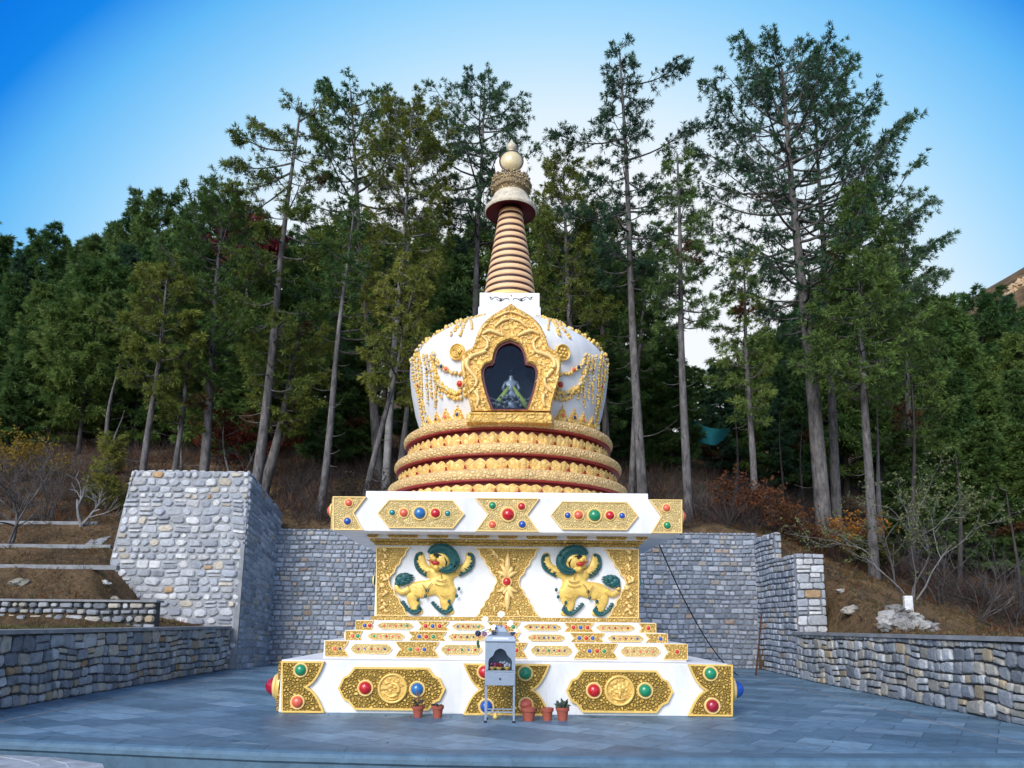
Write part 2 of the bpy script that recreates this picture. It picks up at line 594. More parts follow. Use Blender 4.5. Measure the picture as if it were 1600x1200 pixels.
# ---- three steps
STEPS = [
    (283, 1003, 1029, [(508, 545, 0, 9), (618, 686, 9, 9), (760, 824, 9, 9), (896, 965, 9, 9), (1036, 1074, 9, 0)],
     [(548, 613), (689, 754), (829, 894), (969, 1032)]),
    (251, 987, 1005, [(540, 567, 0, 7), (638, 698, 8, 8), (766, 814, 8, 8), (890, 945, 8, 8), (1007, 1043, 8, 0)],
     [(574, 633), (700, 760), (824, 883), (949, 1006)]),
    (234, 971, 988, [(556, 584, 0, 7), (653, 702, 7, 7), (762, 813, 7, 7), (881, 928, 7, 7), (997, 1025, 7, 0)],
     [(590, 646), (706, 757), (818, 877), (931, 992)]),
]
FJ = [
    [[('coral', 523), ('navy', 531)], [('green', 641), ('coral', 652), ('blue', 663)], [('coral', 785), ('blue', 800), ('red', 807)], [('blue', 921), ('red', 933), ('green', 944)], [('red', 1058)]],
    [[('coral', 551), ('green', 559)], [('blue', 655), ('red', 666), ('green', 677)], [('coral', 790), ('red', 803)], [('blue', 905), ('red', 916), ('blue', 926)], [('blue', 1032)]],
    [[('blue', 570), ('red', 578)], [('red', 665), ('blue', 676), ('red', 687)], [('blue', 775), ('coral', 790), ('green', 802)], [('red', 896), ('blue', 907), ('red', 918)], [('red', 1013)]],
]
seed_cols = ['red', 'green', 'coral', 'navy', 'crimson', 'blue', 'coral', 'red']
zlow = zb
rng = random.Random(5)
seeds = MB()
hws = []
for si, (half, y0, y1, fishes, hexes) in enumerate(STEPS):
    hw, zt = lvl(half, y0)
    hws.append((hw, zt))
    mb = MB(); sq(mb, hw, zlow - .01 if si == 0 else zlow, zt, .01)
    st = part(mb, 'step', MT['white'])
    Y = YC - hw
    z0 = zlow
    # face span in photo rows
    yy1 = y1
    for fi, (a, b, nl, nr) in enumerate(fishes):
        plate('gold_panel', fish(a, b, y0 + .6, yy1 - .8, nl, nr), Y, 'gold_fine', st, .022, .012, 'gold_pale', .008)
        for c, jx in FJ[si][fi]:
            ym = (y0 + yy1) / 2 + (jx - 800) * ROLL
            jewel(jx, ym, 3.1 if c not in ('navy',) else 2.3, c, Y - .022, st)
    for hi, (a, b) in enumerate(hexes):
        h = (yy1 - y0)
        plate('gold_panel', hexa(a, b, y0 + h * .2, yy1 - h * .2, 7), Y, 'gold_tiny', st, .02, .010, 'gold_pale', .006)
        k = 5 if hi != 2 or si == 2 else 6
        for q in range(k):
            jx = a + (b - a) * (.18 + .64 * q / (k - 1))
            p = Pc(jx, (y0 + yy1) / 2, Y - .022)
            s = (1.9 if q % 2 == 0 else 1.5) * mpp(p)
            seeds.cur = seed_cols.index(rng.choice(seed_cols))
            seeds.ball(p, s, 2, (1, .6, 1))
    zlow = zt
o = part(seeds, 'seed_jewels', [MT['j_' + c] for c in seed_cols], None, smooth=True)
o['kind'] = 'stuff'
for px, py, si, sgn, c in ((537, 993, 1, -1, 'crimson'), (1047, 998, 1, 1, 'crimson'), (1073, 1015, 0, 1, 'teal')):
    hw = hws[si][0]; xs = X0 + sgn * hw; y0 = YC - hw + .10
    jewel(0, Vector((xs + sgn * .01, y0, P(px, py, y0).z)), 4.4, c, 0, stupa, side=sgn)

# ---- body
hbd, _ = lvl(204, 910)
YD = YC - hbd
zbt = P(793, 843, YD).z
mb = MB(); sq(mb, hbd, zlow, zbt + .3, .01)
body = part(mb, 'body', MT['white'])
hband, zband = lvl(211, 964)
mb = MB(); sq(mb, hband, zlow, zband - .005, .012)
part(mb, 'gold_band', MT['gold_fine'], body)


def wavy(pts, amp, n=7):
    out = []
    for a, b in zip(pts[:-1], pts[1:]):
        a, b = Vector(a), Vector(b); d = b - a; nn = Vector((-d.y, d.x)).normalized()
        k = max(2, int(d.length / n))
        out += [a + d * t / k + nn * amp * abs(math.sin(PI * t / k * k / 2)) for t in range(k)]
    out.append(Vector(pts[-1]))
    return out


rc = wavy([(642, 856.5), (609, 909.5), (640, 964)], 2.2)
plate('gold_panel', [Vector((588.5, 856.5))] + rc + [Vector((588.5, 964))], YD, 'gold_fine', body, .05, .02)
lc = wavy([(948, 964), (977, 909.5), (943, 856.5)], 2.2)
plate('gold_panel', lc + [Vector((997.5, 856.5)), Vector((997.5, 964))], YD, 'gold_fine', body, .05, .02)
cl = wavy([(743, 964), (776, 909.5), (742, 856.5)], 2.2)
crr = wavy([(844, 856.5), (811, 909.5), (843, 964)], 2.2)
plate('gold_panel', cl + crr, YD, 'gold_fine', body, .05, .02)
# scrolled vajra in the middle panel, leaves in the corner panels
mb = MB()
for sx, sy in ((0, 1), (0, -1)):
    for k in (-2, -1, 0, 1, 2):
        a = k * .34
        p0 = P(793, 909, YD - .055)
        L_ = 30 * mpp(p0) * (1.25, .82, .6)[abs(k)]
        pts = []
        for t in range(7):
            u = t / 6
            ang = a * (.3 + .9 * u)
            pts.append((p0.x + math.sin(ang) * L_ * (.25 + u), p0.y - .02 * math.sin(PI * u), p0.z + sy * (math.cos(ang) * L_ * (.25 + u))))
        mb.tube(pts, [.012 + (.05, .036, .03)[abs(k)] * math.sin(PI * min(1, (t + .6) / 6.6)) ** 1.2 for t in range(7)], 6)
rr = random.Random(21)
for _ in range(46):
    u, v = rr.uniform(-1, 1), rr.uniform(-1, 1)
    if abs(u) > .08 + .6 * abs(v) or abs(u) < .12: continue
    p0 = Pc(793 + u * 44, 910 + v * 44, YD - .05)
    a = rr.uniform(0, 2 * PI); L_ = rr.uniform(.10, .2)
    mb.tube([(p0.x + L_ * t * math.cos(a + t * 2.2), p0.y - .01, p0.z + L_ * t * math.sin(a + t * 2.2)) for t in (0, .25, .5, .75, 1)], [.008, .024, .026, .018, .005], 5)
part(mb, 'carved_motif', MT['gold_pale'], body, smooth=True)
for sgn, xx in ((-1, 602), (1, 984)):
    mb = MB()
    rr = random.Random(7)
    for k in range(9):
        p0 = Pc(xx + rr.uniform(-3, 3), 865 + k * 11, YD - .05)
        for q in range(2):
            a = rr.uniform(0, 2 * PI); L_ = rr.uniform(.09, .15)
            pts = [(p0.x + L_ * u * math.cos(a + u * 1.6) * .8, p0.y - .012, p0.z + L_ * u * math.sin(a + u * 1.6)) for u in (0, .25, .5, .75, 1)]
            mb.tube(pts, [.012, .03, .034, .024, .006], 6)
    part(mb, 'carved_motif', MT['gold_pale'], body, smooth=True)
jewel(792, 909, 6, 'red', YD - .06, body)
for px, py, sgn in ((585, 907, -1), (1000, 910, 1)):
    y0 = YD + .14
    o = jewel(0, Vector((X0 + sgn * (hbd + .05), y0, P(px, py, y0).z)), 6.5, 'teal', 0, body, side=sgn)

# ---- mouldings under the cornice
hm1, zm1 = lvl(206, 853); _, zm2 = lvl(206, 848)
mb = MB(); sq(mb, hbd + .05, zm1, zm2 - .003, .01); part(mb, 'moulding', MT['gold_fine'], body)
hm2, zm3 = lvl(210, 843.5)
mb = MB(); sq(mb, hbd + .12, zm2, zm3, .01); part(mb, 'moulding', MT['gold_fine'], body)
hdn, zdn = lvl(219, 833)
hco, zc0 = lvl(272, 832)
YK = YC - hco
zc1 = P(793, 778, YK).z
mb = MB(); sq(mb, hdn, zm3, zc0 + .05, .01); dent = part(mb, 'dentil_course', MT['white'], None)
YN = YC - hdn
for a, b in ((574, 592), (606, 654), (668, 701), (716, 765), (778, 809), (822, 871), (885, 918), (931, 979), (993, 1012)):
    pts = [Vector(p) for p in ((a, 838), (a + 3, 835.2), (b - 3, 835.2), (b, 838), (b, 840), (b - 3, 842.4), (a + 3, 842.4), (a, 840))]
    plate('dentil', pts, YN, 'gold_fine', dent, .03, .008)
# ---- cornice
mb = MB(); sq(mb, hco, zc0, zc1, .015); corn = part(mb, 'cornice', MT['white'])
plate('gold_panel', [Vector((521, 778.8)), Vector((573, 778.8)), Vector((553.5, 804.5)), Vector((568, 831)), Vector((521, 831))], YK, 'gold_tiny', corn, .04, .02)
plate('gold_panel', [Vector((1013.5, 778.8)), Vector((1065, 778.8)), Vector((1065, 831)), Vector((1017, 831)), Vector((1032.5, 804.5))], YK, 'gold_tiny', corn, .04, .02)
plate('gold_panel', [Vector(p) for p in ((742, 778.8), (843, 778.8), (824, 804.5), (842, 831), (743, 831), (762, 804.5))], YK, 'gold_tiny', corn, .04, .02)
for a, b in ((590, 726), (860, 997)):
    plate('gold_panel', [Vector(p) for p in ((a, 804.5), (a + 18, 783), (b - 18, 783), (b, 804.5), (b - 18, 827), (a + 18, 827))], YK, 'gold_tiny', corn, .04, .02)
YJ = YK - .042
for a in ((545, 786, 5.4, 'coral'), (543, 814.5, 5.6, 'blue'), (613, 801, 4.6, 'teal'), (631, 801.5, 6.3, 'coral'), (656, 802, 8.8, 'sky'), (680.5, 802, 7, 'red'), (699.5, 802.5, 4.6, 'teal'),
          (769.5, 790, 5.5, 'green'), (769.5, 820, 5.5, 'coral'), (794, 804, 9.2, 'red'), (815, 791.5, 5.6, 'red'), (816, 819.5, 5.6, 'blue'),
          (887, 805.5, 4.6, 'blue'), (904, 805, 6.6, 'coral'), (929, 805.5, 9, 'green'), (953, 805.5, 6.6, 'red'), (972, 806, 4.6, 'blue'),
          (1041.5, 794, 5.6, 'coral'), (1042.5, 821, 5.6, 'green')):
    jewel(a[0], a[1], a[2], a[3], YJ, corn)
for sgn, px, py in ((-1, 517, 798), (1, 1069, 807)):
    xs = X0 + sgn * hco; y0 = YK + .16; zz = P(px, py, y0).z
    mb = MB()
    mb.prism([(xs, YK + .02, zc0 + .03), (xs, YK + .02, zc1 - .03), (xs, YK + .5, zc1 - .03), (xs, YK + .38, zz), (xs, YK + .5, zc0 + .03)], (sgn * .04, 0, 0))
    part(mb, 'gold_panel', MT['gold_tiny'], corn)
    o = jewel(0, Vector((xs + sgn * .06, y0, zz)), 8.5, 'coral', 0, corn, side=sgn)
hsl, zsl = lvl(220.5, 769)
mb = MB(); sq(mb, hsl, zc1, zsl, .015); part(mb, 'upper_slab', MT['white'])

# ---- lotus throne: three tiers
tiers = [(162, 709), (176, 747.5), (186, 784)]
TR = [rz(*t) for t in tiers]
for ti, (Rr, zr) in enumerate(TR):
    zbot = TR[ti + 1][1] + .20 if ti < 2 else zsl - .02
    mb = MB()
    tr = .125
    cc = (X0, YC, 0)
    mb.cur = 0
    mb.lathe([(Rr - tr + tr * math.cos(a), zr + tr + tr * math.sin(a)) for a in [(-PI / 2 + PI * i / 8) for i in range(9)]] + [(Rr - .5, zr + 2 * tr + .01)], cc, 96)
    mb.cur = 1
    mb.lathe([(Rr - .5, zr - .012), (Rr - .05, zr - .012), (Rr - .05, zr + .02), (Rr - tr, zr + .004)], cc, 96)
    mb.lathe([(Rr - .20, zbot - .05), (Rr - .20, zr - .008)], cc, 96)
    for k in range(36):         # dark drops between the petals
        a = 2 * PI * (k + .5 + .5 * (ti % 2)) / 36
        ce, se = math.cos(a), math.sin(a); r_ = Rr - .115; w_ = .035
        hh_ = (zr - zbot)
        bp_ = [(X0 + r_ * ce + se * w_, YC + r_ * se - ce * w_, zbot + .03 * hh_), (X0 + r_ * ce - se * w_, YC + r_ * se + ce * w_, zbot + .03 * hh_), (X0 + (r_ + .015) * ce, YC + (r_ + .015) * se, zbot + .46 * hh_)]
        mb.prism(bp_, (-.1 * ce, -.1 * se, 0))
    tier = part(mb, 'lotus_tier', [MT['gold_bead'], MT['red_line']], None, smooth=True)
    # petals (a carved band, one piece)
    mb = MB()
    npet = 36; h = zr - .06 - zbot
    for k in range(npet):
        a0 = 2 * PI * (k + .5 * (ti % 2)) / npet
        w = 2 * PI / npet
        vs, fs = [], []
        nu, nv = 13, 6
        for iu in range(nu):
            u = -1 + 2 * iu / (nu - 1)
            topz = 1 - .20 * abs(math.cos(PI * u)) * 1.0 if False else 1 - .22 * (1 - abs(math.sin(PI * u))) - .03 * u * u
            for iv in range(nv):
                v = iv / (nv - 1)
                wid = .66 + .34 * min(1, v * 2.2)
                bul = .055 * (1 - u ** 4) * math.sin(PI * min(1, .18 + v * .8)) + .075 * v * v + .012 * math.cos(PI * 4 * u) * v
                if abs(u) < .12: bul += .012
                r = Rr - .19 + bul
                a = a0 + u * wid * w / 2
                vs.append((X0 + r * math.cos(a), YC + r * math.sin(a), zbot + h * topz * v))
        for iu in range(nu - 1):
            for iv in range(nv - 1):
                fs.append((iu * nv + iv, (iu + 1) * nv + iv, (iu + 1) * nv + iv + 1, iu * nv + iv + 1))
        mb.add(vs, fs)
    part(mb, 'petal_band', MT['petal'], tier, smooth=True)

# ---- dome
zd0 = TR[0][1] + .24
DP = [(1.95, zd0 - .03), (2.06, 5.9), (2.19, 6.3), (2.295, 6.8), (2.345, 7.2), (2.35, 7.42), (2.31, 7.60), (2.20, 7.76), (1.97, 7.97), (1.58, 8.24), (1.17, 8.46), (.8, 8.58), (.2, 8.62)]
mb = MB(); mb.lathe(DP, (X0, YC, 0), 96)
dome = part(mb, 'dome', MT['white'], None, smooth=True)


def dome_r(z):
    if z <= DP[0][1]: return DP[0][0]
    for (r0, z0), (r1, z1) in zip(DP[:-1], DP[1:]):
        if z0 <= z <= z1: return r0 + (r1 - r0) * (z - z0) / (z1 - z0)
    return 0.


def dome_hit(px, py, off=.03):
    best, bp = 1e9, None
    for i in range(700):
        Y = YC - 2.6 + i * .004
        p = P(px, py, Y)
        d = math.hypot(p.x - X0, p.y - YC) - dome_r(p.z) - off
        if d <= 0: return p
        if d < best: best, bp = d, p
    k = math.hypot(bp.x - X0, bp.y - YC)
    q = (dome_r(bp.z) + off) / k
    return Vector((X0 + (bp.x - X0) * q, YC + (bp.y - YC) * q, bp.z))


def dome_n(p):
    v = Vector((p.x - X0, p.y - YC, 0)).normalized()
    z = p.z; dr = (dome_r(z + .05) - dome_r(z - .05)) / .1
    return Vector((v.x, v.y, -dr)).normalized()


def z2(x, y): return (x * .28325 + 620, y * .28333 + 440)


def path_pts(pts, step):
    w = [dome_hit(*z2(*p)) for p in pts]
    out = [w[0]]
    for a, b in zip(w[:-1], w[1:]):
        n = max(1, int((b - a).length / step))
        for i in range(1, n + 1):
            q = a.lerp(b, i / n)
            k = math.hypot(q.x - X0, q.y - YC); rr = (dome_r(q.z) + .03) / max(k, .01)
            if rr > 1: q = Vector((X0 + (q.x - X0) * rr, YC + (q.y - YC) * rr, q.z))
            out.append(q)
    return out


def catm(pts, n=4):
    P_ = [Vector(p) for p in pts]
    out = []
    for i in range(len(P_) - 1):
        p0, p1, p2, p3 = P_[max(i - 1, 0)], P_[i], P_[i + 1], P_[min(i + 2, len(P_) - 1)]
        for k in range(n):
            t = k / n
            out.append(.5 * ((2 * p1) + (p2 - p0) * t + (2 * p0 - 5 * p1 + 4 * p2 - p3) * t * t + (3 * p1 - p0 - 3 * p2 + p3) * t ** 3))
    out.append(P_[-1])
    return out


rg = random.Random(11)


def beads(name, pts, r, thick=1, mat=('gold', 'gold_worn')):
    mb = MB()
    for q in path_pts([tuple(p) for p in catm(pts)], r * 1.7):
        for k in range(thick):
            mb.cur = 1 if rg.random() < .2 else 0
            jx = Vector((rg.uniform(-1, 1), rg.uniform(-.3, .3), rg.uniform(-1, 1))) * r * .8 * (thick > 1)
            s = r * rg.uniform(.8, 1.2)
            mb.ball(q + jx, s, 1, (1, 1, 1.15))
    return part(mb, name, [MT[m] for m in mat], dome, smooth=True)


MIR = lambda pts: [(1248 - x, y + 4) for x, y in pts]
for mir in (0, 1):
    f = MIR if mir else (lambda p: p)
    beads('garland', f([(203, 395), (222, 448), (255, 478), (300, 500), (352, 506)]), .034, 2)
    beads('garland', f([(205, 478), (228, 545), (268, 590), (320, 612), (385, 590)]), .042, 3)
    beads('garland', f([(215, 545), (255, 605), (310, 640), (350, 640), (392, 618)]), .036, 2)
    beads('garland', f([(330, 203), (285, 214), (228, 262), (160, 330), (110, 388), (86, 440)]), .045, 2)
    for k, t in enumerate(([(118, 395), (132, 470), (135, 560), (140, 690)], [(142, 400), (160, 480), (165, 560), (170, 665)], [(165, 410), (185, 500), (186, 570), (192, 640)], [(185, 405), (205, 500), (214, 600), (212, 690)],
                           [(196, 420), (222, 560), (244, 638)], [(98, 440), (108, 560), (124, 660), (148, 780)], [(84, 450), (90, 520), (108, 590), (128, 700), (140, 760)], [(112, 400), (119, 520), (128, 600), (152, 720)])):
        beads('tassel', f(t), .026, 2)
    beads('tassel', f([(462, 170), (392, 190), (345, 240), (298, 296)]), .032, 2)
    beads('tassel', f([(392, 190), (370, 240), (350, 292)]), .032, 2)
    beads('tassel', f([(400, 195), (412, 225), (414, 258)]), .03, 1)
    beads('bead_row', f([(140, 806), (200, 790), (280, 778), (388, 768)]), .06, 2)
    for (jx, jy, r, c) in ((246, 468, 3.0, 'navy'), (272, 482, 3.2, 'coral'), (347, 565, 4.6, 'red'), (165, 482, 2.2, 'navy'), (118, 575, 2.6, 'crimson')):
        (jx, jy), = f([(jx, jy)])
        p = dome_hit(*z2(jx, jy), .06)
        jewel(0, p, r, c, 0, dome, nrm=dome_n(p))
    for k, (jx, jy, c, w) in enumerate(((172, 772, 'navy', 30), (220, 757, 'navy', 34), (271, 744, 'coral', 40), (336, 731, 'navy', 44))):
        if mir: c = ('navy', 'coral', 'navy', 'coral')[k]
        (jx, jy), = f([(jx, jy)])
        p = dome_hit(*z2(jx, jy), .05); n = dome_n(p); n.z = 0; n.normalize()
        tx = Vector((0, 0, 1)).cross(n)
        s = w * .28 * mpp(p)
        mb = MB()
        prof = [(-.55, -.75), (-.62, -.1), (-.42, .2), (-.36, .5), (-.12, .72), (0, 1.15), (.12, .72), (.36, .5), (.42, .2), (.62, -.1), (.55, -.75)]
        mb.prism([p + tx * a * s + Vector((0, 0, b * s)) - n * .08 for a, b in prof], n * .09)
        for a, b in prof[1:-1]: mb.ball(p + tx * a * s * .9 + Vector((0, 0, b * s * .95)) + n * .02, .16 * s, 1)
        part(mb, 'leaf_ornament', MT['gold'], dome, smooth=False)
        jewel(0, p + n * .02 - Vector((0, 0, .08 * s)), w * .07, c, 0, dome, nrm=n)
    (rx, ry), = f([(333, 388)])
    p = dome_hit(*z2(rx, ry), .03); n = dome_n(p); s = 13.2 * mpp(p)
    mb = MB()
    mb.lathe([(s, -.06), (s, .03), (s * .93, .05), (s * .84, .03), (s * .8, .0), (.001, .01)], (0, 0, 0), 32, 'y')
    if mir:
        for k in range(6): mb.ball((math.cos(k * PI / 3) * s * .45, -.02, math.sin(k * PI / 3) * s * .45), s * .24, 1, (1, .5, 1))
        mb.ball((0, -.03, 0), s * .2, 1, (1, .5, 1))
    else:
        mb.tube([(math.cos(i * .45) * s * (.72 - i * .017), -.015, math.sin(i * .45) * s * (.72 - i * .017)) for i in range(40)], .022, 5)
    q = Vector((0, -1, 0)).rotation_difference(n)
    mb.v = [tuple(q @ Vector(v) + p) for v in mb.v]
    part(mb, 'rosette', MT['gold'], dome, smooth=True)

# ---- niche
YS = YC - 2.50
zc2 = lambda x, y: Vector(z2(x, y))
half_out = [(630, 122), (662, 146), (720, 178), (765, 212), (797, 250), (820, 300), (832, 345), (842, 368), (866, 378), (890, 394), (905, 425), (907, 462), (898, 530), (876, 600), (858, 660), (850, 716)]
half_in = [(628, 322), (654, 331), (684, 348), (704, 376), (714, 412), (719, 446), (746, 450), (768, 464), (780, 496), (773, 556), (750, 640), (722, 712)]
outl = [zc2(*p) for p in half_out] + [zc2(1260 - x, y) for x, y in half_out[:0:-1]]
inl = [zc2(*p) for p in half_in] + [zc2(1246 - x, y) for x, y in half_in[:0:-1]]


def smooth2(pts, keep):
    """Chaikin once, keeping the listed corner indices"""
    out = []
    n = len(pts)
    for i in range(n):
        if i in keep: out.append(pts[i])
        else: out += [pts[i] * .75 + pts[i - 1] * .25, pts[i] * .75 + pts[(i + 1) % n] * .25]
    return out


no, ni = len(outl), len(inl)
outl = smooth2(outl, {0, 15, 16}); inl = smooth2(inl, {0, 5, 11, 12, ni - 5})
W = lambda pts, Y: [P(p.x, p.y, Y) for p in pts]
o_w = [Vector((p.x, p.z)) for p in W(outl, YS)]
i_w = [Vector((p.x, p.z)) for p in W(inl, YS)]


def resample(pts, n):
    L_ = [0]
    for i in range(len(pts)): L_.append(L_[-1] + (pts[(i + 1) % len(pts)] - pts[i]).length)
    out = []
    for k in range(n):
        t = L_[-1] * k / n
        i = max(j for j in range(len(pts)) if L_[j] <= t)
        u = (t - L_[i]) / max(1e-9, L_[i + 1] - L_[i])
        out.append(pts[i].lerp(pts[(i + 1) % len(pts)], u))
    return out


def half_res(pts, n):      # apex .. bottom corner on each side, so both outlines line up
    m = len(pts) // 2
    return pts


def split_res(pts, k1, k2):
    n = len(pts)
    ib = max(range(n), key=lambda i: (-pts[i].y) * 10 + pts[i].x)      # bottom right
    ia = max(range(n), key=lambda i: (-pts[i].y) * 10 - pts[i].x)      # bottom left
    segs = [pts[0:ib + 1], pts[ib:ia + 1], pts[ia:] + [pts[0]]]
    out = []
    for s, k in zip(segs, (k1, k2, k1)):
        L_ = [0]
        for a, b in zip(s[:-1], s[1:]): L_.append(L_[-1] + (b - a).length)
        for q in range(k):
            t = L_[-1] * q / k
            i = max(j for j in range(len(s) - 1) if L_[j] <= t + 1e-9)
            u = (t - L_[i]) / max(1e-9, L_[i + 1] - L_[i])
            out.append(s[i].lerp(s[i + 1], u))
    return out


o_r, i_r = split_res(o_w, 40, 8), split_res(i_w, 40, 8)
n = len(o_r)
loops = []
for (a, dy) in ((0, 1.1), (0, -.02), (.05, -.055), (.12, -.05), (.2, -.02), (.8, -.02), (.9, -.05), (.96, -.05), (1.0, 0.0), (1.0, .14)):
    loops.append([(o_r[i].lerp(i_r[i], a).x, YS + dy, o_r[i].lerp(i_r[i], a).y) for i in range(n)])
mb = MB()
mb.add([p for l in loops for p in l], [(k * n + i, k * n + (i + 1) % n, (k + 1) * n + (i + 1) % n, (k + 1) * n + i) for k in range(len(loops) - 1) for i in range(n)])
sur = part(mb, 'niche_surround', MT['gold_scroll'], None, smooth=False)
# dragons and scrolls in relief
mb = MB()
for m_ in (0, 1):
    g = (lambda p: (1256 - p[0], p[1])) if m_ else (lambda p: p)
    for pts, r in (([(470, 300), (500, 330), (490, 380), (440, 400), (400, 420), (385, 460), (410, 500), (440, 540), (430, 580), (400, 610)], 5.5), ([(470, 290), (510, 270), (560, 285), (590, 300)], 5),
                   ([(400, 420), (370, 440), (365, 480), (378, 520)], 4.5), ([(425, 600), (450, 640), (440, 690)], 4.2), ([(540, 250), (580, 215), (625, 205)], 3.6), ([(540, 200), (590, 175), (625, 165)], 3), ([(500, 230), (470, 260), (455, 300)], 3.4)):
        w = [P(*z2(*g(tuple(p))), YS - .045) for p in catm([Vector(p) for p in pts], 5)]
        q = mpp(w[0]) * r * .62
        mb.tube(w, [q * (.35 + .75 * math.sin(PI * (i + 1) / (len(w) + 1))) for i in range(len(w))], 7)
rr = random.Random(3)
from mathutils.geometry import intersect_point_tri_2d


def inside(pt, poly):
    c = False
    for i in range(len(poly)):
        a, b = poly[i], poly[i - 1]
        if (a.y > pt.y) != (b.y > pt.y) and pt.x < (b.x - a.x) * (pt.y - a.y) / (b.y - a.y) + a.x: c = not c
    return c


o_in = inset2(o_r, .09) if True else o_r
i_out = inset2(i_r, -.08)
k = 0
while k < 170:
    x = rr.uniform(X0 - 1.3, X0 + 1.3); z = rr.uniform(5.8, 9.2)
    pt = Vector((x, z))
    if inside(pt, o_in) and not inside(pt, i_out):
        k += 1
        a = rr.uniform(0, 2 * PI); L_ = rr.uniform(.07, .15)
        pts = [(x + L_ * u * math.cos(a + u * 2.2), YS - .022, z + L_ * u * math.sin(a + u * 2.2)) for u in (0, .3, .6, .9)]
        mb.tube(pts, [.008, .026, .022, .006], 5)
part(mb, 'carved_motif', MT['gold_pale'], sur, smooth=True)
# red frame, recess, glass
mb = MB()
fr = inset2(i_r, .045)
for (lp0, lp1, y0, y1) in ((i_r, i_r, YS + .02, YS + .02),):
    A = [(p.x, YS + .03, p.y) for p in i_r]; B = [(p.x, YS + .03, p.y) for p in fr]; C_ = [(p.x, YS + .16, p.y) for p in fr]
    mb.add(A + B + C_, [(k * n + i, k * n + (i + 1) % n, (k + 1) * n + (i + 1) % n, (k + 1) * n + i) for k in range(2) for i in range(n)])
part(mb, 'window_frame', MT['red_dark'], sur)
MT['recess'] = simple('niche_shade_dark', (.03, .042, .058), .8, 0, .3, 12, .4, 3.)  # dark base colour stands for the shade inside the niche
mb = MB()
A = [(p.x, YS + .135, p.y) for p in i_r]; B = [(p.x, YS + .95, p.y) for p in i_r]
mb.add(A + B, [(i, (i + 1) % n, n + (i + 1) % n, n + i) for i in range(n)] + [tuple(range(n, 2 * n))])
part(mb, 'niche_recess', MT['recess'], sur)
cut = MB(); cc_ = inset2(i_r, -.03)
cut.prism([(q.x, YS - .2, q.y) for q in cc_], (0, 1.17, 0))
cut = bm_recalc(cut.build('cutter', MT['white']))
bo = dome.modifiers.new('cut', 'BOOLEAN'); bo.object = cut; bo.operation = 'DIFFERENCE'; bo.solver = 'EXACT'
dg = bpy.context.evaluated_depsgraph_get(); dg.update()
dm = D.meshes.new_from_object(dome.evaluated_get(dg), depsgraph=dg)
dome.modifiers.clear(); dome.data = dm; D.objects.remove(cut)
m, nt, b = new_mat('window_glass')
tr = N(nt, 'ShaderNodeBsdfTransparent'); gl = N(nt, 'ShaderNodeBsdfGlossy', Roughness=.04)
gl.inputs['Color'].default_value = (.7, .8, .95, 1); tr.inputs['Color'].default_value = (.82, .86, .9, 1)
lw = N(nt, 'ShaderNodeLayerWeight', Blend=.22); mx = N(nt, 'ShaderNodeMixShader')
nt.links.new(lw.outputs['Fresnel'], mx.inputs[0]); nt.links.new(tr.outputs[0], mx.inputs[1]); nt.links.new(gl.outputs[0], mx.inputs[2])
nt.links.new(mx.outputs[0], nt.nodes['Material Output'].inputs['Surface'])
MT['glass'] = m
mb = MB(); mb.prism([(p.x, YS + .10, p.y) for p in i_r], (0, .012, 0))
part(mb, 'window_glass', MT['glass'], sur)
# ledge below the niche
mb = MB()
a, b = P(728, 660, YS - .02), P(863, 645, YS - .02)
mb.box(a.x, b.x, YS - .035, YS + .7, a.z, b.z - .03, .03)
mb.box(a.x + .05, b.x - .05, YS - .05, YS + .6, b.z - .06, b.z, .02)
part(mb, 'niche_ledge', MT['gold_scroll'], None)

# ---- harmika, spire, parasol, crown, moon, sun
hh, zh = lvl(47, 457)
mb = MB(); sq(mb, hh, 8.40, zh, .02); mb.box(X0 - hh - .025, X0 + hh + .025, YC - hh - .025, YC + hh + .025, 8.35, zh - .36, .02)
har = part(mb, 'harmika', MT['white'])
YH = YC - hh - .004
mb = MB()
for m_ in (0, 1):
    g = (lambda p: (1260 - p[0], p[1])) if m_ else (lambda p: p)
    for pts, r in (([(512, 82), (528, 92), (545, 84), (565, 92), (590, 96), (612, 92), (620, 104)], .9), ([(550, 96), (570, 108), (590, 100)], .7), ([(514, 88), (520, 98), (530, 100)], .8)):
        w = [P(*z2(*g(tuple(p))), YH) for p in catm([Vector(p) for p in pts], 4)]
        mb.tube(w, mpp(w[0]) * r * .62, 4)
    c = P(*z2(*g((573, 101))), YH); mb.ball(c, mpp(c) * 2.1, 1, (1, .3, .9))
c = P(*z2(632, 78), YH); mb.ball(c, mpp(c) * 1.2, 1, (1, .3, 1))
part(mb, 'painted_eyes', MT['ink'], har)
zs0, zs1 = zh, 11.66
r0, r1 = .665, .27
mb = MB(); mb.lathe([(r0 - .006, zs0), (r1 - .006, zs1), (r1 - .03, zs1 + .1)], (X0, YC, 0), 48)
spire = part(mb, 'spire', MT['groove'], None, smooth=True)
NR = 14
for k in range(NR):
    za = zs0 + (zs1 - zs0) * k / NR; zb_ = zs0 + (zs1 - zs0) * (k + .66) / NR
    ra = r0 + (r1 - r0) * k / NR; rb = r0 + (r1 - r0) * (k + .74) / NR
    mb = MB()
    mb.lathe([(ra - .02, za), (ra + .002, za + .004), (ra * .5 + rb * .5 + .007, (za + zb_) / 2), (rb + .002, zb_ - .004), (rb - .02, zb_)], (X0, YC, 0), 48)
    part(mb, 'ring', MT['peach'] if k else MT['gold_pale'], spire, smooth=True)
zp = 11.58
mb = MB()
mb.cur = 1
mb.lathe([(.25, zp + .12), (.60, zp + .03), (.62, zp)], (X0, YC, 0), 56)
mb.cur = 0
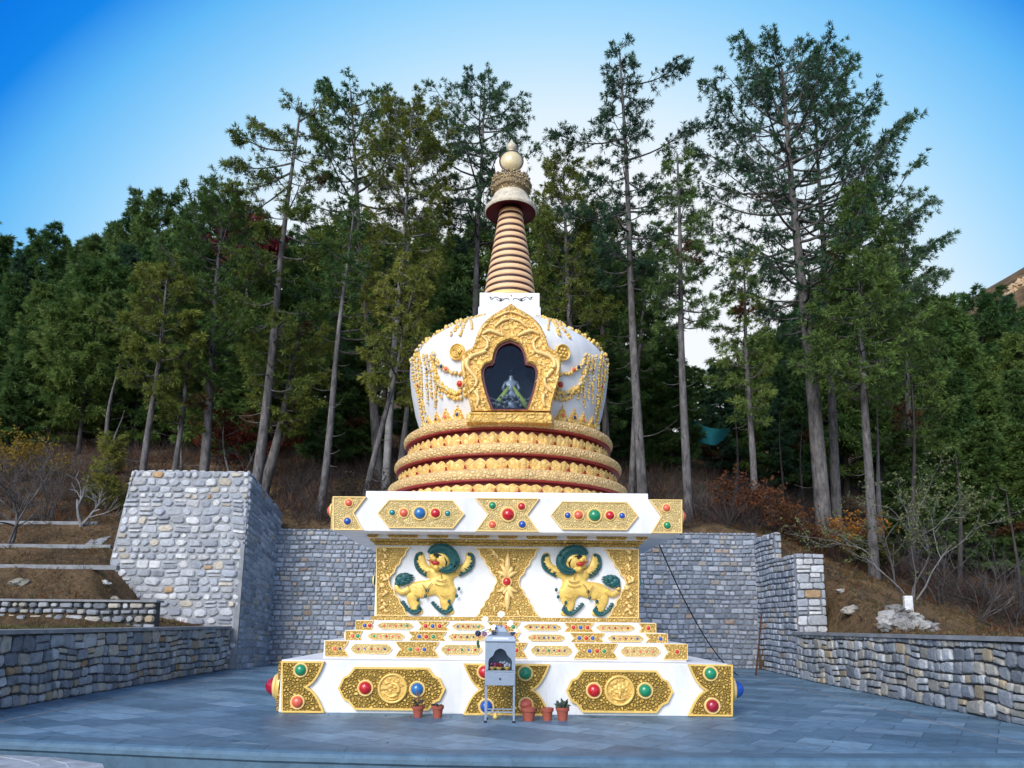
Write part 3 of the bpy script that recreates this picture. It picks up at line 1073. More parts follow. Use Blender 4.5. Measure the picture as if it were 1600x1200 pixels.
mb.lathe([(.62, zp - .02), (.645, zp + .02), (.645, zp + .06), (.60, zp + .1), (.5, zp + .26), (.43, zp + .42), (.40, zp + .46)], (X0, YC, 0), 56)
part(mb, 'parasol', [MT['gold_worn'], MT['red_dark']], None, smooth=True)
zk = zp + .46
mb = MB()
prof = [(.40, zk), (.42, zk + .05), (.46, zk + .1), (.485, zk + .2), (.47, zk + .3), (.44, zk + .34), (.40, zk + .36), (.2, zk + .4), (.01, zk + .41)]
mb.lathe(prof, (X0, YC, 0), 48)
rr = random.Random(4)
for k in range(40):
    a = 2 * PI * k / 40
    for zz, rq, s in ((zk + .1, .47, .035), (zk + .24, .49, .04), (zk + .33, .45, .04)):
        mb.ball((X0 + rq * math.cos(a), YC + rq * math.sin(a), zz + rr.uniform(-.02, .02)), s * rr.uniform(.7, 1.2), 1)
    mb.ball((X0 + .45 * math.cos(a), YC + .45 * math.sin(a), zk + .37 + .05 * (k % 2)), .045, 1)
part(mb, 'crown', carved_gold('crown_gold', 20., (.75, .58, .34), (.62, .44, .20), (.25, .2, .14), dist=.02, gap=.1), None, smooth=True)
ps, pm = P(799, 257, YC), P(799, 262, YC)
rs, rm = 17.4 * mpp(ps), 25.5 * mpp(pm)
mb = MB()          # crescent moon, its horns up, the sun resting in it
pts = []
cz = pm.z - .04
A0 = R_(38)
for i in range(33):
    a = PI - A0 + (PI + 2 * A0) * i / 32
    pts.append((pm.x + rm * math.cos(a), YC, cz + rm * math.sin(a)))
ri = rs * 1.03
e = pts[-1]; a1 = math.atan2(e[2] - ps.z, e[0] - ps.x)
for i in range(25):
    a = a1 - (a1 - (-PI - a1)) * i / 24
    rr_ = ri if 0 < i < 24 else math.hypot(e[0] - ps.x, e[2] - ps.z)
    if i in (0, 24): continue
    pts.append((ps.x + ri * math.cos(a), YC, ps.z + ri * math.sin(a)))
mb.prism([(p[0], YC - .13, p[2]) for p in pts], (0, .26, 0))
mb.lathe([(.001, 0), (.2, .0), (.15, .12), (.12, .3)], (X0, YC, zk + .38), 24)
part(mb, 'moon', MT['white'])
mb = MB()
mb.cur = 0; mb.lathe([(rs, -.14), (rs, .10), (rs * .97, .14), (rs * .7, .22), (rs * .35, .27), (.001, .285)], (ps.x, YC, ps.z), 40, 'y')
mb.cur = 1; mb.lathe([(rs * 1.1, -.1), (rs * 1.1, .13), (rs * 1.0, .15), (rs * .96, .1)], (ps.x, YC, ps.z), 40, 'y')
part(mb, 'sun', [simple('sun_disc_gold', (.80, .66, .38), .4, .2, .25, 20, .1, 5), MT['ink']], None, smooth=True)
zt = ps.z + rs
mb = MB(); mb.lathe([(.10, zt - .02), (.12, zt + .03), (.06, zt + .06), (.10, zt + .10), (.135, zt + .17), (.12, zt + .24), (.06, zt + .31), (.015, zt + .40), (.001, zt + .41)], (ps.x, YC, 0), 20)
part(mb, 'finial', MT['gold_worn'], None, smooth=True)


# ---- the two lion reliefs
MT['gold_line'] = simple('engraved_gold_brown', (.42, .24, .05), .5)


def lion(cx, cy, fl):
    """cx, cy: photo position of the chest; fl = +1 head to the left, -1 to the right"""
    q = mpp(P(793, 909, YD))
    c = P(cx, cy, YD)
    Z3 = .2166

    def w(x, y, d=0.): return Vector((c.x + fl * (x - 880) * Z3 * q, YD - d, c.z - (y - 770) * Z3 * q))
    k = Z3 * q
    vs = [w(880, 800), w(878, 735), w(875, 690), w(865, 655),             # pelvis, chest, neck, head root
          w(805, 715), w(735, 680), w(722, 610), w(712, 560),             # left arm
          w(950, 705), w(1045, 690), w(1078, 630), w(1075, 560),          # right arm
          w(800, 835), w(720, 840), w(672, 845),                          # rump
          w(672, 905), w(700, 965), w(690, 1000), w(752, 995),            # hind leg
          w(905, 860), w(930, 900), w(905, 945), w(925, 1000), w(975, 992),  # fore leg
          w(985, 862)]
    es = [(0, 1), (1, 2), (2, 3), (1, 4), (4, 5), (5, 6), (6, 7), (1, 8), (8, 9), (9, 10), (10, 11), (0, 12), (12, 13), (13, 14), (14, 15), (15, 16), (16, 17), (17, 18), (0, 19), (19, 20), (20, 21), (21, 22), (22, 23), (19, 24)]
    ra = [92, 92, 62, 50, 48, 40, 34, 26, 48, 40, 34, 26, 80, 76, 66, 56, 38, 26, 20, 80, 60, 46, 26, 20, 34]
    b_ = skin('lion_relief', vs, es, [r * k for r in ra], MT['lion'], body, (YD - .02, .36), 2)
    mb = MB()          # head
    for x, y, r, sy in ((878, 622, 74, .5), (828, 652, 40, .7), (838, 604, 36, .65), (884, 590, 40, .6), (944, 642, 30, .6), (946, 660, 22, .6), (862, 678, 34, .7), (812, 606, 28, 1.6), (826, 622, 26, 2.4), (802, 622, 17, 2.2), (842, 684, 26, 2.2), (905, 650, 44, .6)):
        mb.ball(w(x, y, .10), r * k, 2, (1, sy, .92))
    part(mb, 'head', MT['lion'], b_, smooth=True)
    mb = MB()
    # mane: a thick crescent from the brow over the crown and down behind the jaw
    arc = [w(800, 580, .10), w(820, 556, .11), w(862, 545, .12), (w(915, 556, .12)), w(958, 592, .12), w(976, 640, .12), w(955, 682, .12), w(915, 700, .11), w(868, 692, .10)]
    arc = catm(arc, 4)
    mb.tube(arc, [k * (8 + 30 * math.sin(PI * min(1, .15 + .85 * i / len(arc))) ** .8) for i in range(len(arc))], 8)
    for i, q_ in enumerate(arc):       # curls
        rad = k * (8 + 30 * math.sin(PI * min(1, .15 + .85 * i / len(arc))) ** .8)
        for s_ in (-1, 0, 1):
            a_ = arc[min(i + 1, len(arc) - 1)] - arc[max(i - 1, 0)]; nn = Vector((-a_.z, 0, a_.x)).normalized()
            mb.ball(q_ + nn * rad * .8 * s_ + Vector((0, -rad * (.85 if s_ == 0 else .45), 0)), k * 10.5, 1)
    part(mb, 'mane', MT['teal'], b_, smooth=True)

    def fringe(pts, wd, teeth, side):
        mb = MB()
        cc = catm([w(*p, .05) for p in pts], 5)
        mb.tube(cc, [k * (11 if side > 0 and teeth == 10 else 9)] * len(cc), 6)
        nt_ = teeth
        for i in range(nt_):
            t = (i + .5) / nt_ * (len(cc) - 1)
            a = cc[int(t)]; d = (cc[min(int(t) + 1, len(cc) - 1)] - cc[max(int(t) - 1, 0)]).normalized()
            nn = Vector((-d.z, 0, d.x)) * side * fl
            wv = wd * k * (.45 + .55 * i / nt_)
            tip = a + nn * wv + d * wv * .5
            mb.tube([a, a.lerp(tip, .6), tip], [k * 10, k * 8, k * 1.5], 5)
        part(mb, 'fringe', MT['teal'], b_, smooth=True)
    fringe([(735, 575), (694, 590), (686, 650), (712, 705), (768, 742)], 36, 9, 1)
    fringe([(1062, 578), (1100, 590), (1106, 640), (1084, 690), (1005, 738)], 36, 9, -1)
    fringe([(600, 922), (622, 962), (668, 1002), (712, 1004), (738, 972)], 40, 10, 1)
    fringe([(812, 926), (845, 965), (893, 1002), (930, 1000), (962, 968)], 40, 10, 1)
    mb = MB()
    for x, y in ((778, 845), (768, 886), (716, 912), (1006, 832), (992, 882), (938, 922)):
        mb.ball(w(x, y, .09), 13 * k, 1, (1, .5, 1.2))
    part(mb, 'fringe', MT['teal'], b_, smooth=True)
    mb = MB()
    tl = catm([w(650, 835, .05), w(600, 858, .05), (w(565, 838, .05)), w(556, 805, .05)], 4)
    mb.tube(tl, [k * 26, k * 25, k * 24, k * 24, k * 23, k * 23, k * 22, k * 21, k * 20, k * 19, k * 16, k * 14, k * 10], 8)
    part(mb, 'tail', MT['lion'], b_, smooth=True)
    mb = MB()
    for x, y, r in ((578, 770, 34), (612, 752, 34), (600, 785, 30), (562, 800, 20), (640, 770, 24)): mb.ball(w(x, y, .06), r * k, 2, (1, .5, 1))
    for x0_, y0_, x1_, y1_ in ((590, 745, 640, 724), (610, 745, 676, 738), (620, 760, 682, 754), (625, 775, 674, 772), (615, 790, 654, 792), (570, 750, 606, 726), (560, 770, 566, 738)):
        mb.tube([w(x0_, y0_, .06), w((x0_ + x1_) / 2, (y0_ + y1_) / 2 - 3, .07), w(x1_, y1_, .05)], [k * 15, k * 13, k * 3], 6)
    part(mb, 'tail_tuft', MT['teal'], b_, smooth=True)
    mb = MB()
    mb.ball(w(838, 650, .19), 20 * k, 2, (1.5, .6, .75))
    mb.tube([w(828, 650, .2), w(800, 640, .2), w(774, 628, .18)], [7 * k, 5 * k, 2 * k], 6)
    part(mb, 'mouth', MT['mouth'], b_, smooth=True)
    mb = MB()
    mb.tube([w(815, 600, .19), w(845, 588, .205), w(878, 598, .20)], [4 * k, 7 * k, 3 * k], 5)
    mb.ball(w(846, 604, .20), 14 * k, 1, (1.2, .5, .9)); mb.ball(w(800, 622, .15), 8 * k, 1, (1, .5, 1)); mb.tube([w(806, 612, .19), w(800, 622, .18), w(808, 630, .19)], [3 * k, 6 * k, 3 * k], 5)
    mb.tube([w(900, 612, .20), w(918, 645, .19), w(908, 676, .17)], [3 * k, 6 * k, 3 * k], 5)
    part(mb, 'eye', MT['black'], b_, smooth=True)
    mb = MB()
    for pts in ([(835, 800), (880, 812), (925, 800)], [(840, 770), (880, 780), (920, 768)], [(742, 800), (765, 840), (770, 890)], [(870, 715), (880, 745), (878, 760)], [(690, 880), (720, 895), (745, 900)], [(875, 880), (910, 892), (945, 880)], [(800, 705), (775, 715), (752, 700)], [(960, 705), (1000, 712), (1030, 698)], [(815, 790), (790, 820), (780, 870)]):
        mb.tube(catm([w(x, y, .125) for x, y in pts], 4), [k * 3.2] * (4 * (len(pts) - 1) + 1), 5)
    part(mb, 'engraved_lines', MT['gold_line'], b_, smooth=True)
    return b_


lion(690.5, 906.5, 1)
lion(896, 908.5, -1)
# ================================================================== LIGHT AND SKY
SUN_EL, SUN_AZ = R_(33), R_(205)       # azimuth from +Y, clockwise: behind the camera, to its left
sd = Vector((math.sin(SUN_AZ) * math.cos(SUN_EL), math.cos(SUN_AZ) * math.cos(SUN_EL), math.sin(SUN_EL)))
sl = D.lights.new('sun', 'SUN'); sl.energy = SUN_E; sl.angle = R_(30); sl.color = (1.0, .96, .90)
so = D.objects.new('sun', sl); COL.objects.link(so)
so.rotation_euler = (-sd).to_track_quat('-Z', 'Y').to_euler()
so.location = (0, 0, 60)
wd = D.worlds.new('World'); scene.world = wd; wd.use_nodes = True
nt = wd.node_tree; bg = nt.nodes['Background']; bg.inputs['Strength'].default_value = .1
sky = N(nt, 'ShaderNodeTexSky', sky_type='NISHITA'); sky.sun_disc = False
sky.sun_elevation = SUN_EL; sky.sun_rotation = SUN_AZ; sky.air_density = 1.0; sky.dust_density = .6; sky.ozone_density = 2.0
tc = N(nt, 'ShaderNodeTexCoord')
nrm = N(nt, 'ShaderNodeVectorMath', operation='NORMALIZE'); nt.links.new(tc.outputs['Generated'], nrm.inputs[0])
# bright milky part of the evening sky above the ridge
g0 = Vector((.045, math.cos(R_(3)), math.sin(R_(3)))).normalized()
dp = N(nt, 'ShaderNodeVectorMath', operation='DOT_PRODUCT'); nt.links.new(nrm.outputs[0], dp.inputs[0]); dp.inputs[1].default_value = g0
ac = N(nt, 'ShaderNodeMath', operation='ARCCOSINE'); nt.links.new(dp.outputs['Value'], ac.inputs[0])
mr = N(nt, 'ShaderNodeMapRange'); nt.links.new(ac.outputs[0], mr.inputs['Value'])
mr.inputs['From Min'].default_value = 0; mr.inputs['From Max'].default_value = R_(70)
rp = ramp(nt, SKY_RAMP)
nt.links.new(mr.outputs[0], rp.inputs['Fac'])
gain = N(nt, 'ShaderNodeVectorMath', operation='SCALE'); nt.links.new(rp.outputs[0], gain.inputs[0]); gain.inputs['Scale'].default_value = SKY_GAIN
rf = ramp(nt, [(.0, (1, 1, 1)), (.80, (1, 1, 1)), (1.0, (0, 0, 0))]); nt.links.new(mr.outputs[0], rf.inputs['Fac'])
tint = mixc(nt, 1.0, sky.outputs[0], (.95, 1.0, 1.1), 'MULTIPLY')
cc = mixc(nt, rf.outputs[0], tint, gain.outputs[0])
nt.links.new(cc, bg.inputs['Color'])
scene.view_settings.view_transform = 'Standard'
scene.view_settings.look = 'None'
scene.view_settings.exposure = EXPO
scene.view_settings.gamma = 1
scene.cycles.max_bounces = 6
scene.cycles.transparent_max_bounces = 12

# ================================================================== GROUND
XL, XR, YBK = -8.8, 8.35, 25.9


def hash2(x, y, s=0):
    v = math.sin(x * 12.9898 + y * 78.233 + s * 37.7) * 43758.5453
    return v - math.floor(v)


def fbm(x, y, o=4):
    return noise.fractal(Vector((x, y, 3.7)), 1.0, 2.0, o)


def Y0f(x):
    if x < 9: return 18.1
    return min(29, 18.1 + (x - 9) * .9)


_z = [P(120, 936, 19.6).z, P(80, 884, 22).z, P(80, 852, 24.4).z, P(70, 816, 27).z]
LPT = [(0, 1.27), (19.5, 1.30), (19.7, _z[0] - .05), (20.6, _z[0] + .0), (21.95, _z[1] - .12), (22.1, _z[1] - .03), (22.8, _z[1]), (24.35, _z[2] - .12), (24.5, _z[2] - .03), (25.2, _z[2]), (26.95, _z[3] - .12), (27.1, _z[3] - .03), (28, _z[3] + .1), (32, _z[3] + 1.9), (60, 20)]


def LP(y):
    for (a, za), (b_, zb_) in zip(LPT[:-1], LPT[1:]):
        if a <= y <= b_: return za + (zb_ - za) * (y - a) / (b_ - a)
    return 1.27


def terr(x, y):
    """height of the hillside"""
    y0 = Y0f(x)
    base = 1.28
    d = max(0.0, y - y0)
    z = base + .42 * d - .0006 * d * d
    amp = min(1, d / 8)
    z += amp * (.45 * fbm(x * .12, y * .12) + .18 * fbm(x * .6, y * .6, 3))
    if x < -9 and y < 32:                        # cut terraces
        zt_ = LP(y)
        w = min(1, max(0, (32 - y) / 3)) * min(1, max(0, (-9 - x) / .3))
        z = z * (1 - w) + (zt_ + .05 * fbm(x * .9, y * .9, 3) * (y > 19.9)) * w
    if x < -8.9 and y < 24.2:
        cap = 1.27 + max(0, min(-x - 9.3, 1.9)) * .17 + max(0, -x - 11.2) * 1.05
        z = min(z, cap)
    if x > 8.5 and y < 23.0:
        z = min(z, 1.27 + max(0, x - 9.35) * 2.2)
    if x > 10 and y < 30: z += .10 * fbm(x * .9, y * .9, 4)
    if y > 60:
        side = min(1, max(0.0, abs(x - 12) - 40) / 100)
        z += min(y - 60, 95) * (.62 if x > 0 else .2) * side
    if y > 95: z -= (y - 95) * .30 * max(0, 1 - max(0.0, abs(x - 12) - 40) / 60)
    if y > 165: z -= (y - 165) * .45
    return z


def terr_full(x, y):
    z = terr(x, y)
    inner = (XL - .25 < x < XR + .25) and (y < YBK + .5)
    if inner or y < 7.5: return -.55
    if y < 9.5 and not inner: z = -.55 + (z + .55) * (y - 7.5) / 2
    return z


def axis(segs):
    out = []
    for a, b, s in segs:
        n_ = max(1, round((b - a) / s)); out += [a + (b - a) * i / n_ for i in range(n_)]
    out.append(segs[-1][1]); return out


xs = axis([(-420, -160, 26), (-160, -50, 5), (-50, -24, 1.3), (-24, -9.4, .35), (-9.4, -8.9, .25), (-8.9, 8.5, 1.0), (8.5, 9, .25), (9, 22, .3), (22, 50, 1.3), (50, 160, 5), (160, 420, 26)])
ys = axis([(-120, 6, 18), (6, 10, .5), (10, 34, .3), (34, 60, .9), (60, 130, 2.5), (130, 420, 22)])
V = [(x, y, terr_full(x, y)) for y in ys for x in xs]
nx = len(xs)
T = [(j * nx + i, j * nx + i + 1, (j + 1) * nx + i + 1, (j + 1) * nx + i) for j in range(len(ys) - 1) for i in range(nx - 1)]
m, nt, b = new_mat('hillside_earth')
L = nt.links.new
tc = N(nt, 'ShaderNodeTexCoord')
n1 = N(nt, 'ShaderNodeTexNoise', Scale=.35, Detail=9., Roughness=.72); L(tc.outputs['Object'], n1.inputs['Vector'])
n2 = N(nt, 'ShaderNodeTexNoise', Scale=9., Detail=8., Roughness=.75); L(tc.outputs['Object'], n2.inputs['Vector'])
r1 = ramp(nt, [(.32, (.06, .046, .034)), (.46, (.13, .09, .055)), (.58, (.23, .155, .09)), (.72, (.15, .125, .075))]); L(n1.outputs['Fac'], r1.inputs['Fac'])
r2 = ramp(nt, [(.3, (.35, .35, .35)), (.7, (1.35, 1.3, 1.2))]); L(n2.outputs['Fac'], r2.inputs['Fac'])
c3 = mixc(nt, 1.0, r1.outputs[0], r2.outputs[0], 'MULTIPLY')
# pale worn earth on the terraces
geo = N(nt, 'ShaderNodeNewGeometry')
L(c3, b.inputs['Base Color']); b.inputs['Roughness'].default_value = 1; b.inputs['Specular IOR Level'].default_value = .1
bp = N(nt, 'ShaderNodeBump', Strength=.9, Distance=.12); L(n2.outputs['Fac'], bp.inputs['Height']); L(bp.outputs[0], b.inputs['Normal'])
MT['earth'] = m
tag(link('hillside', mesh_np('hillside', V, T, m, smooth=True)), kind='structure')

# ---- paved court: slate slabs laid askew, with a border course
KERB = [(-30, 12.4), (-14, 11.1), (-9.5, 10.45), (-6.9, 10.05), (-4.6, 9.65), (-3.0, 9.38), (-1.0, 9.2), (1.5, 9.12), (4.0, 9.16), (7.0, 9.35), (12, 9.8), (30, 11.6)]


def kerb_y(x):
    for (a, ya), (b, yb) in zip(KERB[:-1], KERB[1:]):
        if a <= x <= b:
            return ya + (yb - ya) * (x - a) / (b - a)
    return KERB[0][1]


KX = [-30, -14] + [-9 + .5 * i for i in range(37)] + [14, 30]
Vp, Tp = [], []
for i, x in enumerate(KX):
    Vp += [(x, kerb_y(x) + .02, 0), (x, YBK + .3, 0)]
    if i: Tp.append((2 * i - 2, 2 * i, 2 * i + 1, 2 * i - 1))
Vp = [p for p in Vp]
m, nt, b = new_mat('slate_paving')
L = nt.links.new
tc = N(nt, 'ShaderNodeTexCoord')
mp = N(nt, 'ShaderNodeMapping'); mp.inputs['Rotation'].default_value = (0, 0, R_(34)); mp.inputs['Location'].default_value = (.3, .17, 0)
L(tc.outputs['Object'], mp.inputs['Vector'])
nzw = N(nt, 'ShaderNodeTexNoise', Scale=2.0, Detail=2.)
L(mp.outputs[0], nzw.inputs['Vector'])
wv = N(nt, 'ShaderNodeVectorMath', operation='MULTIPLY_ADD'); L(nzw.outputs['Color'], wv.inputs[0]); wv.inputs[1].default_value = (.03, .03, 0); L(mp.outputs[0], wv.inputs[2])
br = N(nt, 'ShaderNodeTexBrick', Scale=1.0); br.offset = .5
br.inputs['Brick Width'].default_value = .92; br.inputs['Row Height'].default_value = .55; br.inputs['Mortar Size'].default_value = .008; br.inputs['Mortar Smooth'].default_value = .2
br.inputs['Color1'].default_value = (0, 0, 0, 1); br.inputs['Color2'].default_value = (1, 1, 1, 1); br.inputs['Bias'].default_value = 0
L(wv.outputs[0], br.inputs['Vector'])
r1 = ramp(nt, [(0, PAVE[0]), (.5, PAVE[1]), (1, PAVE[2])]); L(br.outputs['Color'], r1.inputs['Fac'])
n2 = N(nt, 'ShaderNodeTexNoise', Scale=5., Detail=9., Roughness=.7); L(tc.outputs['Object'], n2.inputs['Vector'])
r2 = ramp(nt, [(.3, (.72, .72, .73)), (.7, (1.25, 1.25, 1.25))]); L(n2.outputs['Fac'], r2.inputs['Fac'])
c3 = mixc(nt, 1.0, r1.outputs[0], r2.outputs[0], 'MULTIPLY')
n3 = N(nt, 'ShaderNodeTexNoise', Scale=.5, Detail=4.); L(tc.outputs['Object'], n3.inputs['Vector'])
r3 = ramp(nt, [(.35, (.8, .8, .8)), (.65, (1.15, 1.15, 1.15))]); L(n3.outputs['Fac'], r3.inputs['Fac'])
c3 = mixc(nt, 1.0, c3, r3.outputs[0], 'MULTIPLY')
n5 = N(nt, 'ShaderNodeTexNoise', Scale=1.3, Detail=10., Roughness=.8); L(tc.outputs['Object'], n5.inputs['Vector'])
r5 = ramp(nt, [(.36, (.62, .60, .58)), (.47, (1, 1, 1)), (.62, (1, 1, 1)), (.70, (1.22, 1.2, 1.16))]); L(n5.outputs['Fac'], r5.inputs['Fac'])
c3 = mixc(nt, .8, c3, r5.outputs[0], 'MULTIPLY')
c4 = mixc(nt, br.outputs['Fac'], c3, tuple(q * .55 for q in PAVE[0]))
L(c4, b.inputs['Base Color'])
b.inputs['Roughness'].default_value = .5; b.inputs['Specular IOR Level'].default_value = .45
mth = N(nt, 'ShaderNodeMath', operation='MULTIPLY_ADD'); L(n2.outputs['Fac'], mth.inputs[0]); mth.inputs[1].default_value = .25
inv = N(nt, 'ShaderNodeMath', operation='SUBTRACT'); inv.inputs[0].default_value = 1; L(br.outputs['Fac'], inv.inputs[1]); L(inv.outputs[0], mth.inputs[2])
bp = N(nt, 'ShaderNodeBump', Strength=.45, Distance=.012); L(mth.outputs[0], bp.inputs['Height']); L(bp.outputs[0], b.inputs['Normal'])
MT['paving'] = m
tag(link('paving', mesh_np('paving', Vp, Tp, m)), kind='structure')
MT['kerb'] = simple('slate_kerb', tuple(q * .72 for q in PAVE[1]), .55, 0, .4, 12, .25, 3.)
MT['grout'] = simple('pale_grout', (.28, .29, .32), .85, 0, .3, 20, .35, 3.)
# border line strips, 4 mm above the slabs
mb = MB()


def strip(pts, w, z):
    for (a, b_) in zip(pts[:-1], pts[1:]):
        a, b_ = Vector((*a, 0)), Vector((*b_, 0)); nn = Vector((-(b_ - a).y, (b_ - a).x, 0)).normalized() * w / 2
        mb.add([(a + nn) + Vector((0, 0, z)), (a - nn) + Vector((0, 0, z)), (b_ - nn) + Vector((0, 0, z)), (b_ + nn) + Vector((0, 0, z))], [(0, 1, 2, 3)])


strip([(x, kerb_y(x) + .42) for x in KX[2:-2]], .035, .004)
strip([(7.45, 25.5), (7.2, 21), (7.05, 10.2)], .05, .0044)
strip([(-7.75, 25.5), (-7.8, 11)], .06, .0048)
tag(mb.build('paving_joint', MT['grout']), kind='structure')
# kerb stones: a rounded slate nosing over a drop
mb = MB()
prof = [(.40, .012), (.05, .012), (.0, -.01), (-.035, -.05), (-.035, -.10), (.0, -.13), (.02, -.34)]
vs = []
for x in KX:
    for dy, z in prof: vs.append((x, kerb_y(x) + dy - .02, z))
n_ = len(prof)
mb.add(vs, [(i * n_ + j, i * n_ + j + 1, (i + 1) * n_ + j + 1, (i + 1) * n_ + j) for i in range(len(KX) - 1) for j in range(n_ - 1)])
for i in range(22):      # joints cut between the kerb stones
    x = -9.3 + i * 1.02 + .2 * hash2(i, 2)
    y = kerb_y(x)
    mb.tube([(x, y + .36, .012), (x + .03, y + .02, .012), (x + .035, y - .055, -.04), (x + .035, y - .055, -.11)], .006, 4)
k = bm_recalc(mb.build('kerb', MT['kerb'])); tag(k, kind='structure')
# lower road and the concrete apron at its left
MT['road'] = simple('worn_asphalt', (.12, .105, .10), .9, 0, .7, 30, .45, 5.)
mb = MB(); mb.add([(-300, -120, -.33), (300, -120, -.33), (300, 12.8, -.33), (-300, 12.8, -.33)], [(0, 1, 2, 3)])
tag(mb.build('road', MT['road']), kind='structure')
MT['apron'] = simple('concrete_apron', (.34, .37, .40), .8, 0, .8, 6, .4, 3.)
mb = MB()
ap = [(-9.5, 10.0), (-6.9, 9.75), (-5.6, 9.50), (-4.85, 9.15), (-4.5, 8.6), (-4.4, 5), (-9.5, 5)]
mb.prism([(x, y, -.12) for x, y in ap][::-1], (0, 0, -.2))
for a, b_ in (((-7.6, 9.7), (-7.0, 8.6)), ((-6.4, 9.55), (-5.5, 9.0)), ((-5.6, 9.35), (-5.1, 8.9))):
    mb.tube([(*a, -.122), ((a[0] + b_[0]) / 2 + .08, (a[1] + b_[1]) / 2, -.122), (*b_, -.122)], .012, 4)
tag(bm_recalc(mb.build('pavement', MT['apron'])), kind='structure')

# ================================================================== RUBBLE STONE WALLS
MT['stone'] = tinted('rubble_stone', .9, 9., .38, .8, .03)
MT['mortar'] = simple('grey_mortar', (.19, .20, .22), .95, 0, .8, 25, .35, 4.)
MT['mortar_dark'] = simple('dark_mortar', (.06, .06, .062), .95, 0, .8, 25, .4, 5.)
MT['mortar_light'] = simple('pale_mortar', (.33, .34, .36), .95, 0, .8, 25, .3, 3.)
MT['coping'] = simple('cement_coping', (.24, .25, .265), .85, 0, .5, 14, .3, 3.)
PAL = {
    'pillar': [((.50, .51, .53), 8), ((.42, .44, .47), 8), ((.58, .58, .58), 6), ((.35, .375, .42), 5), ((.50, .45, .37), 2.2), ((.48, .32, .18), .5), ((.30, .32, .36), 3)],
    'low': [((.31, .335, .37), 6), ((.24, .26, .29), 6), ((.37, .35, .31), 5), ((.37, .30, .21), 2.2), ((.42, .435, .45), 5), ((.18, .20, .23), 3), ((.45, .42, .36), 2), ((.33, .22, .13), .5)],
    'back': [((.29, .325, .385), 8), ((.35, .385, .44), 7), ((.23, .265, .32), 7), ((.42, .44, .48), 4), ((.39, .36, .32), 1.6), ((.38, .29, .23), .8)],
}


def stones(mb, O, U, Vv, Nn, courses, lw, pal, seed, gap=.012, proud=.035, top=None, clip=None, roundness=.30, jitter=.12, wave=.025):
    """courses of individual stones on the face O + s*U + t*V (s, t in metres; U, V unit), N outward"""
    rr = random.Random(seed)
    cols = [c for c, w_ in pal]; ws = [w_ for c, w_ in pal]
    Lx, Hh = lw
    t = 0.0
    while t < Hh - .03:
        h = rr.uniform(*courses[0])
        if t + h > Hh - .06: h = Hh - t
        s = rr.uniform(-.25, 0)
        while s < Lx:
            w_ = h * rr.uniform(*courses[1])
            a, b_ = max(s, 0), min(s + w_, Lx)
            if Lx - b_ < .09: b_ = Lx
            s += w_
            if b_ - a < .05: continue
            split = h > .24 and rr.random() < .3
            cells = [(a, b_, t, t + h)] if not split else [(a, b_, t, t + h * .5), (a, b_, t + h * .5, t + h)]
            for (x0, x1, y0, y1) in cells:
                if clip and not clip((x0 + x1) / 2, (y0 + y1) / 2): continue
                g = gap * rr.uniform(.6, 1.7)
                cx, cy = (x0 + x1) / 2, (y0 + y1) / 2
                hx, hy = (x1 - x0) / 2 - g, (y1 - y0) / 2 - g
                if hx < .02 or hy < .02: continue
                ck = roundness * rr.uniform(.5, 1.2) * min(hx, hy) * 1.3
                cc_ = min(ck, hx * .8), min(ck, hy * .8)
                o = [(-hx + cc_[0], -hy), (hx - cc_[0], -hy), (hx, -hy + cc_[1]), (hx, hy - cc_[1]), (hx - cc_[0], hy), (-hx + cc_[0], hy), (-hx, hy - cc_[1]), (-hx, -hy + cc_[1])]
                j = jitter * min(hx, hy)
                o = [(x + rr.uniform(-j, j), y + rr.uniform(-j, j)) for x, y in o]
                tilt = (rr.uniform(-.05, .05), rr.uniform(-.06, .06))
                pr = proud * rr.uniform(.5, 1.4)
                base = Vector(rr.choices(cols, ws)[0]) * rr.uniform(.8, 1.18)
                mb.col = tuple(base)
                vs = []
                for sc, d in ((1.0, -.01), (.97, pr * .55), (.78, pr)):
                    for x, y in o:
                        vs.append(O + U * (cx + x * sc) + Vv * (cy + y * sc) + Nn * (d + (tilt[0] * x + tilt[1] * y) * (d > 0)))
                vs.append(O + U * cx + Vv * cy + Nn * (pr * 1.12))
                sp_ = cx * 1.1 + seed * 3.3
                if wave:
                    for q_ in range(25):
                        s_ = (vs[q_] - O).dot(U); t_ = (vs[q_] - O).dot(Vv)
                        vs[q_] = vs[q_] + Vv * (wave * 1.6 * noise.noise(Vector((s_ * 1.1, t_ * .8, seed * 1.7))) * min(1, t_ * 4) * min(1, max(0, (Hh - t_) * 4))) + U * (wave * noise.noise(Vector((s_ * .9, t_ * 1.7, seed * 2.7 + 9))))
                fs = [(k * 8 + i, k * 8 + (i + 1) % 8, (k + 1) * 8 + (i + 1) % 8, (k + 1) * 8 + i) for k in range(2) for i in range(8)]
                fs += [(16 + i, 16 + (i + 1) % 8, 24) for i in range(8)]
                mb.add(vs, fs)
        t += h


Zv = Vector((0, 0, 1))
